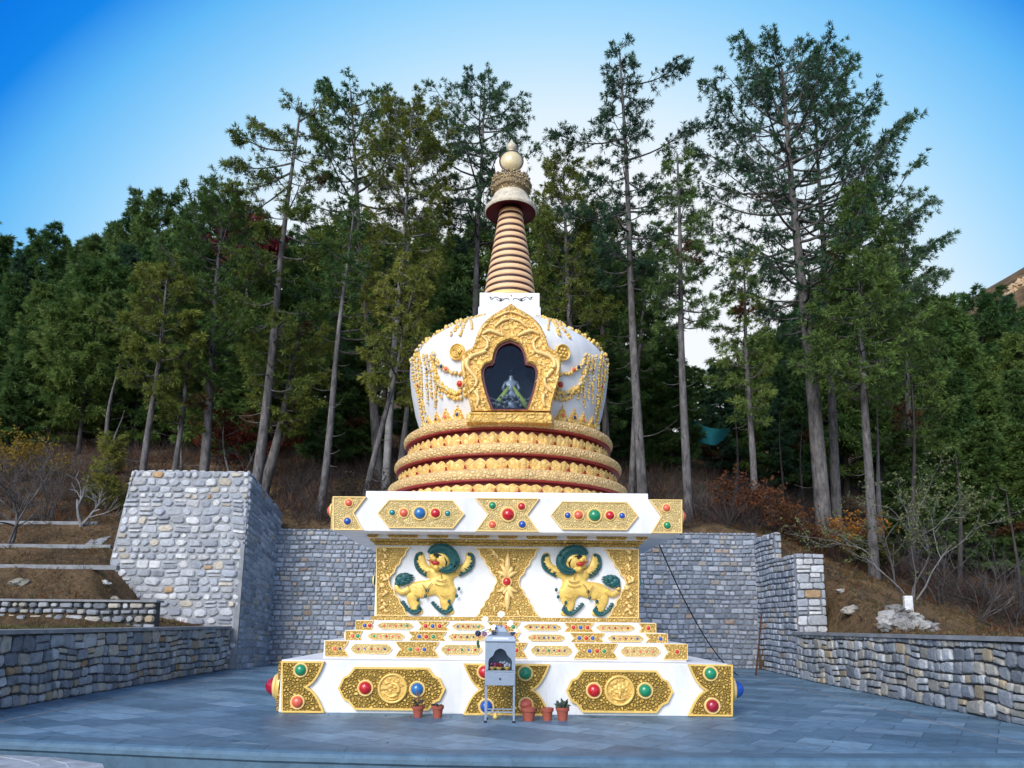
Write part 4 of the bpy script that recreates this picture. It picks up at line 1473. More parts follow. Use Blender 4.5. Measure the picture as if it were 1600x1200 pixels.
# low walls along both sides of the court
def low_wall(x, y0, y1, sgn, h0, h1, label, seed):
    w = empty('stone_wall', (x, (y0 + y1) / 2, 0), label, 'wall')
    th = .45
    mb = MB()
    mb.prism([(x, y0, -.3), (x, y1, -.3), (x, y1, h1 - .06), (x, y0, h0 - .06)], (-sgn * th, 0, 0))
    bm_recalc(mb.build('mortar_core', MT['mortar_dark'], w))
    mb = MB()
    O = Vector((x, y0, 0)); U = Vector((0, 1, 0))
    Vv = Zv
    stones(mb, O, U, Vv, Vector((sgn, 0, 0)), ((.16, .29), (.8, 1.7)), (y1 - y0, (h0 + h1) / 2 - .07), PAL['low'], seed, .011, .055, roundness=.36, jitter=.17, wave=.06)
    bm_recalc(mb.build('stone_facing', MT['stone'], w, use_col=True))
    mb = MB()
    mb.prism([(x + sgn * .10, y0, h0 - .065), (x + sgn * .10, y1, h1 - .065), (x + sgn * .10, y1, h1 + .01), (x + sgn * .10, y0, h0 + .01)], (-sgn * (th + .14), 0, 0))
    bm_recalc(mb.build('coping', MT['coping'], w))
    return w


low_wall(XL, 8.5, 23.3, 1, 1.36, 1.31, 'low rubble stone wall with cement coping below the terraces, left edge of the court', 21)
low_wall(XR, 8.0, 21.8, -1, 1.44, 1.32, 'low rubble stone wall with cement coping before the mound, right side of the court', 22)

# back wall
zbk = 4.72
w = empty('stone_wall', (0, YBK, 0), 'tall blue-grey rubble stone retaining wall behind the stupa', 'wall')
mb = MB(); mb.box(XL + .2, 8.66, YBK, YBK + .6, -.3, zbk - .02); bm_recalc(mb.build('mortar_core', MT['mortar'], w))
mb = MB()
stones(mb, Vector((XL + .2, YBK, 0)), Vector((1, 0, 0)), Zv, Vector((0, -1, 0)), ((.12, .21), (.9, 2.2)), (8.62 - XL - .2, zbk), PAL['back'], 31, .016, .04)
mb.build('stone_facing', MT['stone'], w, use_col=True)
# return wall on the right and its stepped pier
zrt, zpi, YPI = 4.5, 3.62, 21.95
w = empty('stone_wall', (8.0, 24, 0), 'stepped stone return wall ending in a pale pier, behind the low wall with the mound', 'wall')
mb = MB()
ln = lambda y: 8.6 - .18 * (YBK - y) / (YBK - YPI) + .015
YS2 = 23.8
mb.prism([(ln(YBK - .01), YBK - .01, -.3), (ln(YS2), YS2, -.3), (8.74, YS2, -.3), (8.80, YBK - .01, -.3)], (0, 0, zrt + .28))
mb.prism([(ln(YS2), YS2, -.3), (ln(YPI), YPI + .005, -.3), (9.28, YPI + .005, -.3), (9.28, YS2, -.3)], (0, 0, zpi + .28))
bm_recalc(mb.build('mortar_core', MT['mortar'], w))
mb = MB()
d0, d1 = Vector((8.6, YBK, 0)), Vector((8.42, YPI, 0))
Ud = (d1 - d0).normalized(); Nd = Vector((Ud.y, -Ud.x, 0))
Nd = Nd if Nd.x < 0 else -Nd
stones(mb, d0, Ud, Zv, Nd, ((.12, .21), (.9, 2.2)), ((d1 - d0).length, zrt), PAL['back'], 32, .015, .04, clip=lambda s, t: t < zpi or s < YBK - YS2)
stones(mb, Vector((8.52, YS2 - .02, zpi - .02)), Vector((1, 0, 0)), Zv, Vector((0, -1, 0)), ((.15, .25), (.9, 1.4)), (.22, zrt - zpi + .02), PAL['back'], 33, .015, .04)
stones(mb, Vector((8.45, YPI - .03, 0)), Vector((1, 0, 0)), Zv, Vector((0, -1, 0)), ((.20, .30), (1.1, 2.1)), (.85, zpi + .02), PAL['pillar'], 35, .014, .04)
for z_, x0, x1, y0, y1, sd_ in ((zrt, 8.54, 8.74, YS2, 25.8, 36), (zpi, 8.45, 9.28, YPI, YS2 - .05, 37)):
    stones(mb, Vector((x0, y0, z_ - .03)), Vector((1, 0, 0)), Vector((0, 1, 0)), Zv, ((.2, .3), (1, 1.8)), (x1 - x0, y1 - y0), PAL['back'], sd_, .015, .04)
bm_recalc(mb.build('stone_facing', MT['stone'], w, use_col=True))

# tall battered buttress on the left
YF = 23.35
ptl, ptr = P(207, 738, YF + .25), P(391, 735, YF + .25)
ZT = (ptl.z + ptr.z) / 2
pbl, pbr = P(172, 900, YF), P(371, 985, YF)
w = empty('stone_buttress', (-10.5, YF + 1, 0), 'tall pale grey battered stone buttress beside the terraces, in front of the left pines', 'wall')
xl_t, xr_t = ptl.x, ptr.x
xl_b, xr_b = pbl.x - .6, pbr.x
mb = MB()
FA = [Vector((xl_b, YF, -.3)), Vector((xr_b, YF, -.3)), Vector((xr_t, YF + .25, ZT)), Vector((xl_t, YF + .25, ZT))]
BA = [Vector((xl_b, YBK + .5, -.3)), Vector((xr_b + .25, YBK + .5, -.3)), Vector((xr_t + .3, YBK + .3, ZT - 1.0)), Vector((xl_t, YBK + .3, ZT - .4))]
mb.add(FA + BA, [(0, 1, 2, 3), (7, 6, 5, 4), (1, 5, 6, 2), (0, 3, 7, 4), (3, 2, 6, 7)])
bm_recalc(mb.build('mortar_core', MT['mortar_light'], w))


class Warp(MB):
    """stones laid on a unit face, bent onto a sloping quad"""
    def bend(s, q, n, W_, H_):
        out = []
        for (x, y, z) in s.v:
            a, b_ = x / W_, z / H_
            p = (q[0] * (1 - a) + q[1] * a) * (1 - b_) + (q[3] * (1 - a) + q[2] * a) * b_
            out.append(tuple(p + n * (-y)))
        s.v = out


W_, H_ = 4.0, 6.7
mb = Warp()
stones(mb, Vector((0, 0, 0)), Vector((1, 0, 0)), Zv, Vector((0, -1, 0)), ((.19, .30), (.95, 2.0)), (W_, H_), PAL['pillar'], 41, .022, .055, roundness=.5, jitter=.16, wave=.05)
mb.bend(FA, Vector((0, -1, .04)).normalized(), W_, H_)
front = mb
mb = Warp()
stones(mb, Vector((0, 0, 0)), Vector((1, 0, 0)), Zv, Vector((0, -1, 0)), ((.17, .28), (.9, 2.0)), (2.6, H_), PAL['back'], 42, .02, .045)
mb.bend([FA[1], BA[1], BA[2], FA[2]], Vector((1, 0, .05)).normalized(), 2.6, H_)
front.v += [];
n0 = len(front.v)
front.v += mb.v; front.c += mb.c; front.f += [tuple(i + n0 for i in f) for f in mb.f]; front.m += mb.m
mb = Warp()
stones(mb, Vector((0, 0, 0)), Vector((1, 0, 0)), Zv, Vector((0, -1, 0)), ((.25, .35), (.9, 1.6)), (W_, 2.6), PAL['pillar'], 43, .02, .05)
mb.bend([FA[3], FA[2], BA[2], BA[3]], Vector((0, 0, 1)), W_, 2.6)
n0 = len(front.v)
front.v += mb.v; front.c += mb.c; front.f += [tuple(i + n0 for i in f) for f in mb.f]; front.m += mb.m
bm_recalc(front.build('stone_facing', MT['stone'], w, use_col=True))
# cement arris on the lower right corner and a straight ledge where the lower lift begins
mb = MB()
pc = [FA[1].lerp(FA[2], t) for t in (.05, .64)]
mb.prism([pc[0] + Vector((-.16, -.07, 0)), pc[0] + Vector((.03, -.07, 0)), pc[1] + Vector((.03, -.07, 0)), pc[1] + Vector((-.10, -.07, 0))], (0, .12, 0))
bm_recalc(mb.build('cement_arris', MT['coping'], w))

# ---- terrace kerbs and the first terrace wall, left
def tline(pxs, Y):
    return [P(x, y, Y) for x, y in pxs]


MT['tstone'] = MT['stone']
t1 = empty('terrace_wall', P(120, 950, 19.6), 'short dry stone terrace wall with cement top, lowest above the left low wall', 'wall')
a, b_ = P(-160, 934, 19.6), P(246, 939, 19.6)
mb = MB(); mb.box(a.x, b_.x - .05, 19.62, 19.9, 1.0, a.z - .06); bm_recalc(mb.build('mortar_core', MT['mortar_dark'], t1))
mb = MB(); stones(mb, Vector((a.x, 19.6, 1.25)), Vector((1, 0, 0)), Zv, Vector((0, -1, 0)), ((.13, .26), (1.0, 2.4)), (b_.x - a.x, a.z - 1.31), PAL['low'], 51, .02, .08, roundness=.5)
bm_recalc(mb.build('stone_facing', MT['stone'], t1, use_col=True))
mb = MB(); mb.box(a.x, b_.x + .03, 19.5, 19.95, a.z - .06, a.z, .012); bm_recalc(mb.build('coping', MT['coping'], t1))
for (pa, pb, Y, lab) in (((-160, 880), (182, 888), 22.0, 'thin cement terrace kerb on brown earth, second level above the left low wall'),
                         ((-160, 848), (172, 858), 24.4, 'thin cement terrace kerb on brown earth, third level beside the buttress'),
                         ((-160, 812), (152, 820), 27.0, 'topmost thin cement terrace kerb under the bare grey bushes')):
    a, b_ = P(*pa, Y), P(*pb, Y)
    mb = MB(); mb.box(a.x, b_.x, Y, Y + .2, a.z - .14, a.z - .0, .012)
    o = bm_recalc(mb.build('terrace_kerb', MT['coping'])); tag(o, lab, 'kerb')
mb = MB()
pts = [P(140, 858, 25.2), P(158, 842, 26.0), P(190, 824, 27.2)]
for a, b_ in zip(pts[:-1], pts[1:]):
    mb.prism([a + Vector((-.28, 0, .06)), a + Vector((.28, 0, .06)), b_ + Vector((.28, 0, .06)), b_ + Vector((-.28, 0, .06))], (0, 0, -.5))
o = bm_recalc(mb.build('concrete_ramp', MT['coping'])); tag(o, 'narrow sloping cement path between the two upper terrace kerbs', 'path')
# ================================================================== SMALL THINGS
MT['steel'] = simple('grey_blue_painted_metal', (.30, .36, .45), .38, .35, .08, 20, .08, 5.)
MT['steel_dark'] = simple('dark_metal', (.03, .035, .045), .5, .4)
MT['terracotta'] = simple('terracotta', (.36, .085, .05), .75, 0, .25, 18, .2, 7.)
MT['soil'] = simple('potting_soil', (.03, .022, .016), 1, 0, .9, 30, .4, 20)
YC2 = 12.05
g = P(781.5, 1131, YC2)
cab = empty('offering_cabinet', (g.x, YC2, 0), 'grey metal butter lamp cabinet on four legs with peaked roof, in front of the stupa', 'cabinet')
q = mpp(g)
x0, x1 = P(757.5, 1060, YC2).x, P(805, 1060, YC2).x
zA, zB, zC = P(781, 1072, YC2).z, P(781, 1003, YC2).z, P(781, 976, YC2 + .2).z
zD = P(781, 1049, YC2).z
dpt = .42
mb = MB()          # body: open box with a cusped front
t = .018
mb.box(x0, x0 + t, YC2, YC2 + dpt, zA, zB); mb.box(x1 - t, x1, YC2, YC2 + dpt, zA, zB)
mb.box(x0 + t, x1 - t, YC2 + dpt - t, YC2 + dpt, zA, zB); mb.box(x0 + t, x1 - t, YC2 + .002, YC2 + dpt - t, zD - .01, zD + .012)
mb.box(x0 + t, x1 - t, YC2 + .002, YC2 + dpt - t, zB - .015, zB - .002)
xm = (x0 + x1) / 2; wI = (x1 - x0) / 2
arch = [(-.78, zD + .03), (-.78, zD + .15), (-.72, zD + .20), (-.58, zD + .225), (-.46, zD + .255), (-.36, zD + .315), (-.2, zD + .345), (0, zD + .36)]
arch = [(xm + a * wI, z) for a, z in arch]
arch = arch + [(2 * xm - x, z) for x, z in arch[-2::-1]]
outer = [(x0 + t, zD + .01)] + [(x0 + t, z) for _, z in arch[1:7]] + [(x0 + t, zB - .004), (xm, zB - .004)]
n_ = len(arch)
rim = []
for (x, z) in arch:
    rim.append((x, z))
top = [(x0 + t, zD + .012), (x0 + t, zB - .004), (x1 - t, zB - .004), (x1 - t, zD + .012)]
polyf = [top[0], top[1], top[2], top[3]] + [(x, z) for x, z in arch[::-1]]
mb.prism([(x, YC2, z) for x, z in polyf], (0, .012, 0))
body_c = bm_recalc(mb.build('cabinet_body', MT['steel'], cab))
mb = MB(); mb.box(x0 + .004, x1 - .004, YC2 - .006, YC2 + .1, zA + .008, zD - .016, .006); dr = bm_recalc(mb.build('drawer', MT['steel'], cab))
mb = MB(); mb.lathe([(.012, 0), (.016, .012), (.012, .022), (.001, .024)], (xm, YC2 - .006, (zA + zD) / 2), 14, 'y'); mb.build('knob', MT['steel_dark'], dr, smooth=True)
mb = MB()
e = .012
mb.prism([(x0 - e, YC2 - e, zB + .004), (x1 + e, YC2 - e, zB + .004), (x1 + e, YC2 + dpt + e, zB + .004), (x0 - e, YC2 + dpt + e, zB + .004)], (0, 0, .012))
ymid = YC2 + dpt / 2
zR = zB + .16
h1 = zB + .016
def fr(s, z): return [(xm - s * wI, ymid - s * dpt / 2, z), (xm + s * wI, ymid - s * dpt / 2, z), (xm + s * wI, ymid + s * dpt / 2, z), (xm - s * wI, ymid + s * dpt / 2, z)]
vs = fr(1.0, h1) + fr(.93, h1 + .07) + fr(.42, zR) + fr(.22, zR + .09) + fr(.02, zR + .11)
mb.add(vs, [(k * 4 + i, k * 4 + (i + 1) % 4, (k + 1) * 4 + (i + 1) % 4, (k + 1) * 4 + i) for k in range(4) for i in range(4)])
bm_recalc(mb.build('roof', MT['steel'], cab))
mb = MB(); mb.box(x0, x1, YC2 - .002, YC2 + dpt, zB - .008, zB + .004); bm_recalc(mb.build('eave_gap', MT['steel_dark'], cab))
mb = MB(); mb.box(xm - .12, xm + .13, YC2 + .005, YC2 + .012, h1 + .016, h1 + .052); bm_recalc(mb.build('paper_label', simple('white_paper', (.8, .8, .8), .8), cab))
for sx in (x0 + .018, x1 - .018):
    for yy in (YC2 + .018, YC2 + dpt - .018):
        mb = MB(); mb.box(sx - .016, sx + .016, yy - .016, yy + .016, .03, zA - .004)
        lg = bm_recalc(mb.build('leg', MT['steel'], cab))
        mb = MB(); mb.lathe([(.026, 0), (.026, .03), (.017, .035)], (sx, yy, .0), 12); bm_recalc(mb.build('foot', MT['steel_dark'], lg))
for yy in (YC2 + .012, YC2 + dpt - .024):
    mb = MB(); mb.box(x0 + .035, x1 - .035, yy, yy + .012, .155, .175); bm_recalc(mb.build('brace', MT['steel'], cab))
m, nt, b = new_mat('thin_glass'); 
MT['cabglass'] = MT['glass']
mb = MB(); mb.prism([(x, YC2 + .016, z) for x, z in arch], (0, .004, 0)); bm_recalc(mb.build('front_glass', MT['cabglass'], cab))

rr = random.Random(8)
PET = {k: simple('petal_' + k, c, .6, 0, .1, 40, .2, 9.) for k, c in (('white', (.82, .82, .84)), ('pink', (.55, .12, .22)), ('dark', (.02, .03, .07)), ('red', (.35, .02, .03)), ('purple', (.25, .08, .2)))}
MT['stemgreen'] = simple('stem_green', (.03, .10, .03), .7, 0, 0, 30, .2, 9)


def flower(name, base, head, pet, npet, size, lab, group=None, face=None, stem=.004):
    o = empty(name, base, lab, 'flower', group)
    mb = MB(); base, head = Vector(base), Vector(head)
    mb.tube([base, base.lerp(head, .5) + Vector((0, 0, .01)), head], stem, 5); mb.build('stem', MT['stemgreen'], o)
    face = face or Vector((rr.uniform(-.5, .5), -1, .5)).normalized()
    a = face.cross(Vector((.3, .2, .9))).normalized(); b_ = face.cross(a)
    mb = MB()
    for k in range(npet):
        g_ = 2 * PI * k / npet + rr.uniform(-.2, .2)
        d = (a * math.cos(g_) + b_ * math.sin(g_)); sd_ = face.cross(d)
        prev = None
        vs = []
        for u, w_ in ((0, .12), (.3, .34), (.65, .38), (.9, .2), (1.0, .03)):
            c = head + d * size * u + face * size * (.35 * u - .45 * u * u + .08)
            vs += [c + sd_ * w_ * size + face * .06 * size, c, c - sd_ * w_ * size + face * .06 * size]
        mb.add(vs, [(3 * i + j, 3 * i + j + 1, 3 * i + j + 4, 3 * i + j + 3) for i in range(4) for j in range(2)])
    mb.build('petals', PET[pet], o, smooth=True)
    mb = MB(); mb.ball(head + face * size * .15, size * .16, 1); mb.build('flower_centre', MT['gold_pale'], o)
    return o


ztop = zR + .08
top = Vector((xm, ymid, ztop - .03))
fl = [(758, 968, 'white', 6, .06, 'white lily on the left of the bouquet on the cabinet roof'), (783, 960, 'white', 6, .065, 'white lily at the top of the bouquet on the cabinet roof'),
      (797, 974, 'white', 6, .06, 'white lily on the right of the bouquet on the cabinet roof'), (771, 980, 'white', 5, .055, 'white lily low in front of the bouquet on the cabinet roof'),
      (757, 991, 'purple', 6, .05, 'small purple flower beside the dark round flower on the cabinet roof'), (806, 986, 'white', 6, .045, 'small white flower lowest on the right side of the bouquet')]
for px, py, pt, npt, sz, lab in fl:
    flower('flower', top + Vector(((px - 781) * q * .25, -.05, -.02)), P(px, py, YC2 + .1), pt, npt, sz, lab, 'flowers in the bouquet on the cabinet')
hd = P(747, 990, YC2 + .05)
o = empty('flower', top, 'dark navy round flower with a drooping green leaf, left of the cabinet roof', 'flower', 'flowers in the bouquet on the cabinet')
mb = MB(); mb.tube([top, top.lerp(hd, .6) + Vector((0, 0, .03)), hd, hd + Vector((0, 0, -.12))], .005, 5); mb.build('stem', MT['stemgreen'], o)
mb = MB()
for k in range(26):
    v = Vector((rr.gauss(0, 1), rr.gauss(0, 1), rr.gauss(0, 1))).normalized(); mb.ball(hd + v * .03, .026, 1)
mb.build('petals', PET['dark'], o)
mb = MB(); mb.ball(hd + Vector((.0, 0, -.15)), .035, 2, (.7, .5, 1.4)); mb.ball(hd + Vector((.012, -.01, -.2)), .03, 2, (.8, .5, 1)); mb.build('leaf', MT['stemgreen'], o, smooth=True)
for px, py, lab in ((773, 988, 'dark leaf sprig in the middle of the bouquet on the cabinet'), (802, 990, 'dark leaf sprig on the right of the bouquet on the cabinet')):
    o = empty('leaf_sprig', top, lab, 'leaf sprig', 'leaf sprigs on the cabinet'); p = P(px, py, YC2 + .03)
    mb = MB(); mb.tube([top, p], .004, 4); mb.build('stem', MT['stemgreen'], o)
    mb = MB()
    for k in range(5): mb.ball(p + Vector((rr.uniform(-.03, .03), 0, rr.uniform(-.03, .03))), .025, 1, (1.3, .4, .7))
    mb.build('leaf', PET['dark'], o)
# offerings inside the cabinet: bowls of flowers
for i, (dx, dy, c, lab) in enumerate(((-.13, .10, 'pink', 'brass bowl of pink petals on the left inside the cabinet'), (-.02, .08, 'red', 'brass bowl of dark red petals in the middle inside the cabinet'), (.11, .11, 'white', 'brass bowl of white petals on the right inside the cabinet'), (.04, .22, 'white', 'brass bowl of pale petals at the back inside the cabinet'))):
    bx, by = xm + dx, YC2 + dy
    o = empty('offering_bowl', (bx, by, zD + .013), lab, 'bowl', 'offering bowls in the cabinet')
    mb = MB(); mb.lathe([(.02, 0), (.03, .004), (.055, .03), (.06, .055), (.052, .05), (.03, .02), (.001, .016)], (bx, by, zD + .013), 18); bm_recalc(mb.build('bowl', MT['gold'], o, smooth=True))
    mb = MB()
    for k in range(16): mb.ball((bx + rr.uniform(-.045, .045), by + rr.uniform(-.04, .04), zD + .065 + rr.uniform(0, .05) + (.03 if dy > .2 else 0)), rr.uniform(.014, .024), 1)
    mb.build('petals', PET[c], o)

# ---- flower pots
def pot(px, py, rt, h, lab, kind):
    g_ = PZ(px, py, 0.0); s = mpp(g_)
    o = empty('flower_pot', g_, lab, 'flower pot', 'terracotta pots before the stupa')
    R, H = rt * s, h * s
    mb = MB(); mb.lathe([(.001, .004), (R * .66, .0), (R * .86, H * .7), (R * .86, H * .72), (R, H * .73), (R * 1.02, H * .97), (R * .98, H), (R * .88, H), (R * .85, H * .8)], g_, 28)
    bm_recalc(mb.build('pot', MT['terracotta'], o, smooth=False))
    mb = MB(); mb.lathe([(.001, H * .84), (R * .86, H * .82)], g_, 20); mb.build('soil', MT['soil'], o)
    mb = MB(); tp = Vector(g_) + Vector((0, 0, H * .85))
    if kind == 'dry':
        for k in range(16):
            a = rr.uniform(0, 2 * PI); l_ = rr.uniform(.5, 1.0) * R
            mb.ball(tp + Vector((math.cos(a) * l_, math.sin(a) * l_, rr.uniform(.0, .11))), rr.uniform(.018, .035), 1, (1.2, 1, .6))
        mb.build('plant', simple('dry_plant_brown', (.05, .04, .03), .9, 0, 0, 30, .4, 20), o)
        mb = MB()
        for k in range(5):
            mb.tube([tp, tp + Vector((rr.uniform(-.03, .03), 0, .14)), tp + Vector((rr.uniform(-.07, .05), rr.uniform(-.03, .03), rr.uniform(.2, .33)))], .006, 4)
        mb.build('stem', simple('dry_stem', (.24, .14, .10), .9), o)
    elif kind == 'low':
        for k in range(20):
            a = rr.uniform(0, 2 * PI); l_ = rr.uniform(.2, 1.0) * R
            mb.ball(tp + Vector((math.cos(a) * l_, math.sin(a) * l_, rr.uniform(.0, .05))), rr.uniform(.015, .03), 1, (1.2, 1, .7))
        mb.build('plant', simple('low_plant_dark', (.025, .035, .022), .9, 0, 0, 30, .4, 20), o)
    elif kind == 'succulent':
        for k in range(46):
            a = rr.uniform(0, 2 * PI); el = rr.uniform(.15, 1.3); l_ = rr.uniform(.10, .19)
            d = Vector((math.cos(a) * math.cos(el), math.sin(a) * math.cos(el), math.sin(el)))
            c = tp + d * l_ * .4; e_ = tp + d * l_
            mb.tube([tp, c, c.lerp(e_, .6) + Vector((0, 0, .012)), e_], [.006, .010, .018, .003], 5)
        mb.build('plant', simple('grey_green_leaves', (.05, .075, .055), .6, 0, 0, 30, .35, 14), o, smooth=True)
    elif kind == 'stick':
        mb.tube([tp, tp + Vector((-.02, 0, .3)), tp + Vector((-.03, 0, .46))], .004, 4)
        mb.ball(tp + Vector((-.03, 0, .46)), .012, 1)
        mb.build('stem', simple('white_stick', (.6, .6, .58), .7), o)


pot(653, 1120.5, 9.5, 17, 'terracotta pot with a dry brown plant under the blue jewel, leftmost pot', 'dry')
pot(683.5, 1121.5, 9.8, 19, 'terracotta pot with low dark leaves, between the dry plant pot and the cabinet', 'low')
pot(826, 1126, 12.5, 20, 'wide empty terracotta pot just right of the cabinet', 'none')
pot(855, 1125.5, 10, 19, 'terracotta pot with one thin white stick, between the empty pot and the leafy pot', 'stick')
pot(879, 1125.5, 10.6, 20, 'terracotta pot with a bushy grey green succulent, rightmost pot', 'succulent')
gp = PZ(774, 1124, 0.0)
mb = MB(); mb.lathe([(.001, 0), (.03, .004), (.045, .03), (.04, .06), (.02, .08), (.03, .1), (.001, .105)], gp, 16)
tag(bm_recalc(mb.build('brass_pot', MT['gold'], smooth=True)), 'tiny brass pot on the paving under the metal cabinet', 'pot')

# ---- seated figure and scarves behind the niche glass
MT['silver'] = simple('dull_silver', (.34, .37, .40), .42, .5, .2, 30, .2, 20.)
YG = YS + .5
bs = P(798, 640, YG)
fig = empty('buddha_statue', bs, 'small silver seated statue behind the niche glass', 'statue')
k = mpp(bs)
w3 = lambda x, y, d=0.: Vector((bs.x + x * k, YG - d, bs.z + (-y) * k))
vs = [w3(0, -22), w3(0, -34), w3(0, -44), w3(0, -49), w3(0, -56), w3(-9, -43), w3(-13, -33), w3(-8, -26, .12), w3(9, -43), w3(13, -33), w3(8, -26, .12), w3(-13, -19, .12), w3(-3, -17, .22), w3(13, -19, .12), w3(3, -17, .22)]
es = [(0, 1), (1, 2), (2, 3), (3, 4), (2, 5), (5, 6), (6, 7), (2, 8), (8, 9), (9, 10), (0, 11), (11, 12), (0, 13), (13, 14)]
skin('body', vs, es, [r * k for r in (8, 7.5, 7, 3, 5, 3.4, 3, 2.2, 3.4, 3, 2.2, 5, 3.2, 5, 3.2)], MT['silver'], fig)
mb = MB(); mb.ball(w3(0, -62), 3.2 * k, 2); mb.ball(w3(0, -65.5), 1.5 * k, 1); mb.build('hair', MT['steel_dark'], fig, smooth=True)
mb = MB(); mb.lathe([(15 * k, -.02), (17 * k, .06), (13 * k, .16), (16 * k, 12 * k)], (bs.x, YG, bs.z), 28); mb.lathe([(16 * k, 12 * k), (.01, 12 * k)], (bs.x, YG, bs.z), 28); bm_recalc(mb.build('lotus_seat', MT['silver'], fig, smooth=True))
MT['scarf'] = simple('yellow_green_silk', (.42, .50, .08), .5, 0, .3, 14, .15, 5.)
for sx, lab in ((-1, 'yellow green silk scarf draped down the left side of the niche statue'), (1, 'yellow green silk scarf draped down the right side of the niche statue')):
    mb = MB()
    pts = [(3 * sx, -34), (10 * sx, -22), (18 * sx, -10), (26 * sx, 1)]
    A, B = [], []
    for i, (x, y) in enumerate(pts):
        w_ = (1.6, 4, 5.5, 4)[i]
        A.append(w3(x + sx * w_ * .6, y - w_ * .5, .2)); B.append(w3(x - sx * w_ * .6, y + w_ * .5, .2 + .03 * (i % 2)))
    mb.add(A + B + [p + Vector((0, .012, 0)) for p in A + B], [(i, i + 1, 5 + i, 4 + i) for i in range(3)] + [(8 + i, 12 + i, 13 + i, 9 + i) for i in range(3)] + [(0, 8, 9, 1), (1, 9, 10, 2), (2, 10, 11, 3), (4, 5, 13, 12), (5, 6, 14, 13), (6, 7, 15, 14), (0, 4, 12, 8), (3, 11, 15, 7)])
    tag(bm_recalc(mb.build('silk_scarf', MT['scarf'], smooth=True)), lab, 'scarf')
mb = MB()
for i in range(90):
    mb.ball((bs.x + rr.uniform(-.42, .42), YG + rr.uniform(-.32, -.05), bs.z - .02 + rr.uniform(0, .22)), rr.uniform(.02, .045), 1)
tag(mb.build('offering_pebbles', simple('dull_offering_stones', (.22, .23, .24), .6, .2, 0, 30, .5, 12), None), 'heap of grey offering pebbles at the foot of the niche statue', 'pebbles', kind='stuff')

# ---- cable and iron rod by the back wall
pa, pb = P(1030, 851, YC - hco + 2.6), PZ(1153, 1055, 0.02)
pts = []
for i in range(25):
    u = i / 24; p = pa.lerp(pb, u); p.z -= 4 * .45 * u * (1 - u); pts.append(p)
mb = MB(); mb.tube(pts, .015, 6)
tag(mb.build('cable', MT['black'], smooth=True), 'black cable hanging from under the cornice down to the paving', 'cable')
mb = MB(); a, b_ = PZ(1181, 1055, .0), P(1190, 957, 23.4)
mb.tube([a, a.lerp(b_, .5) + Vector((.01, 0, 0)), b_], [.03, .028, .026], 6)
tag(mb.build('iron_rod', simple('rusty_iron', (.10, .04, .025), .85, .2, .5, 30, .4, 10)), 'thin rusty rod leaning against the right return wall', 'rod')

# ---- rubble on the right mound
MT['chalk'] = tinted('pale_rock', .95, 6., .4, .9, .05)


def rock(mb, c, r, seed, col, sc=(1, 1, .7)):
    bm = bmesh.new(); bmesh.ops.create_icosphere(bm, subdivisions=3 if r < 2 else 5, radius=1)
    off = Vector((seed * 3.1, seed * 1.7, 0))
    for v in bm.verts:
        n_ = noise.fractal(v.co * 1.3 + off, .7, 2.0, 4 if r < 2 else 7)
        v.co *= r * (1 + .45 * n_)
        v.co = Vector((c[0] + v.co.x * sc[0], c[1] + v.co.y * sc[1], c[2] + v.co.z * sc[2]))
    mb.col = col; mb.addbm(bm)


def on_hill(px, py, y0=10, y1=120):
    for i in range(2200):
        Y = y0 + (y1 - y0) * (i / 2200) ** 1.5
        p = P(px, py, Y)
        if p.z <= terr_full(p.x, p.y) and (p.x > XR + .5 or p.x < XL - .5 or Y > YBK + .6): return p
    return P(px, py, y1)


mb = MB()
rr = random.Random(31)
for k in range(60):
    u = rr.random() ** .7
    px = 1410 + rr.gauss(0, 10 + 16 * u); py = 950 + 30 * u + abs(px - 1410) * .2
    if py > 984: continue
    p = on_hill(px, py); r = rr.choice((.07, .10, .13, .17, .22)) * rr.uniform(.7, 1.1)
    q_ = rr.uniform(.14, .42); rock(mb, p + Vector((0, -.05, .03)), r, k * 1.37, (q_, q_ * .97, q_ * .92), (1.2, 1, .75))
o = mb.build('rubble_heap', MT['chalk'], use_col=True); tag(o, 'pale broken rubble heap on the brown mound behind the right low wall', 'rubble heap')
mb = MB(); p = on_hill(1415, 952); mb.box(p.x - .13, p.x + .12, p.y - .25, p.y - .1, p.z - .1, p.z + .40, .03); mb.col = (.8, .8, .8); mb.c = [(.75, .75, .75)] * len(mb.v)
tag(mb.build('marker_stone', MT['chalk'], use_col=True), 'small upright white stone standing on top of the rubble heap', 'stone')
for px, py, r, col, lab in ((1332, 955, .2, (.36, .33, .29), 'pale half buried boulder on the mound between the pier and the rubble heap'), (1290, 940, .13, (.2, .18, .15), 'small brown stone on the mound next to the pier'),
                            (1315, 924, .1, (.45, .43, .4), 'small pale stone high on the mound'), (162, 912, .11, (.6, .6, .58), 'small white stone on the terrace slope beside the buttress'), (176, 938, .13, (.34, .30, .24), 'tan stone on the lowest terrace near the buttress'),
                            (30, 913, .22, (.25, .24, .2), 'flat mossy stone on the second terrace at the left'), (190, 774, .35, (.06, .05, .045), 'dark overhanging rock under the yellow green young pine')):
    mb = MB(); p = on_hill(px, py); rock(mb, p + Vector((0, .05, .02)), r, px, col, (1.3, 1, .65))
    tag(mb.build('boulder' if r >= .2 else 'stone', MT['chalk'], use_col=True), lab, 'rock')
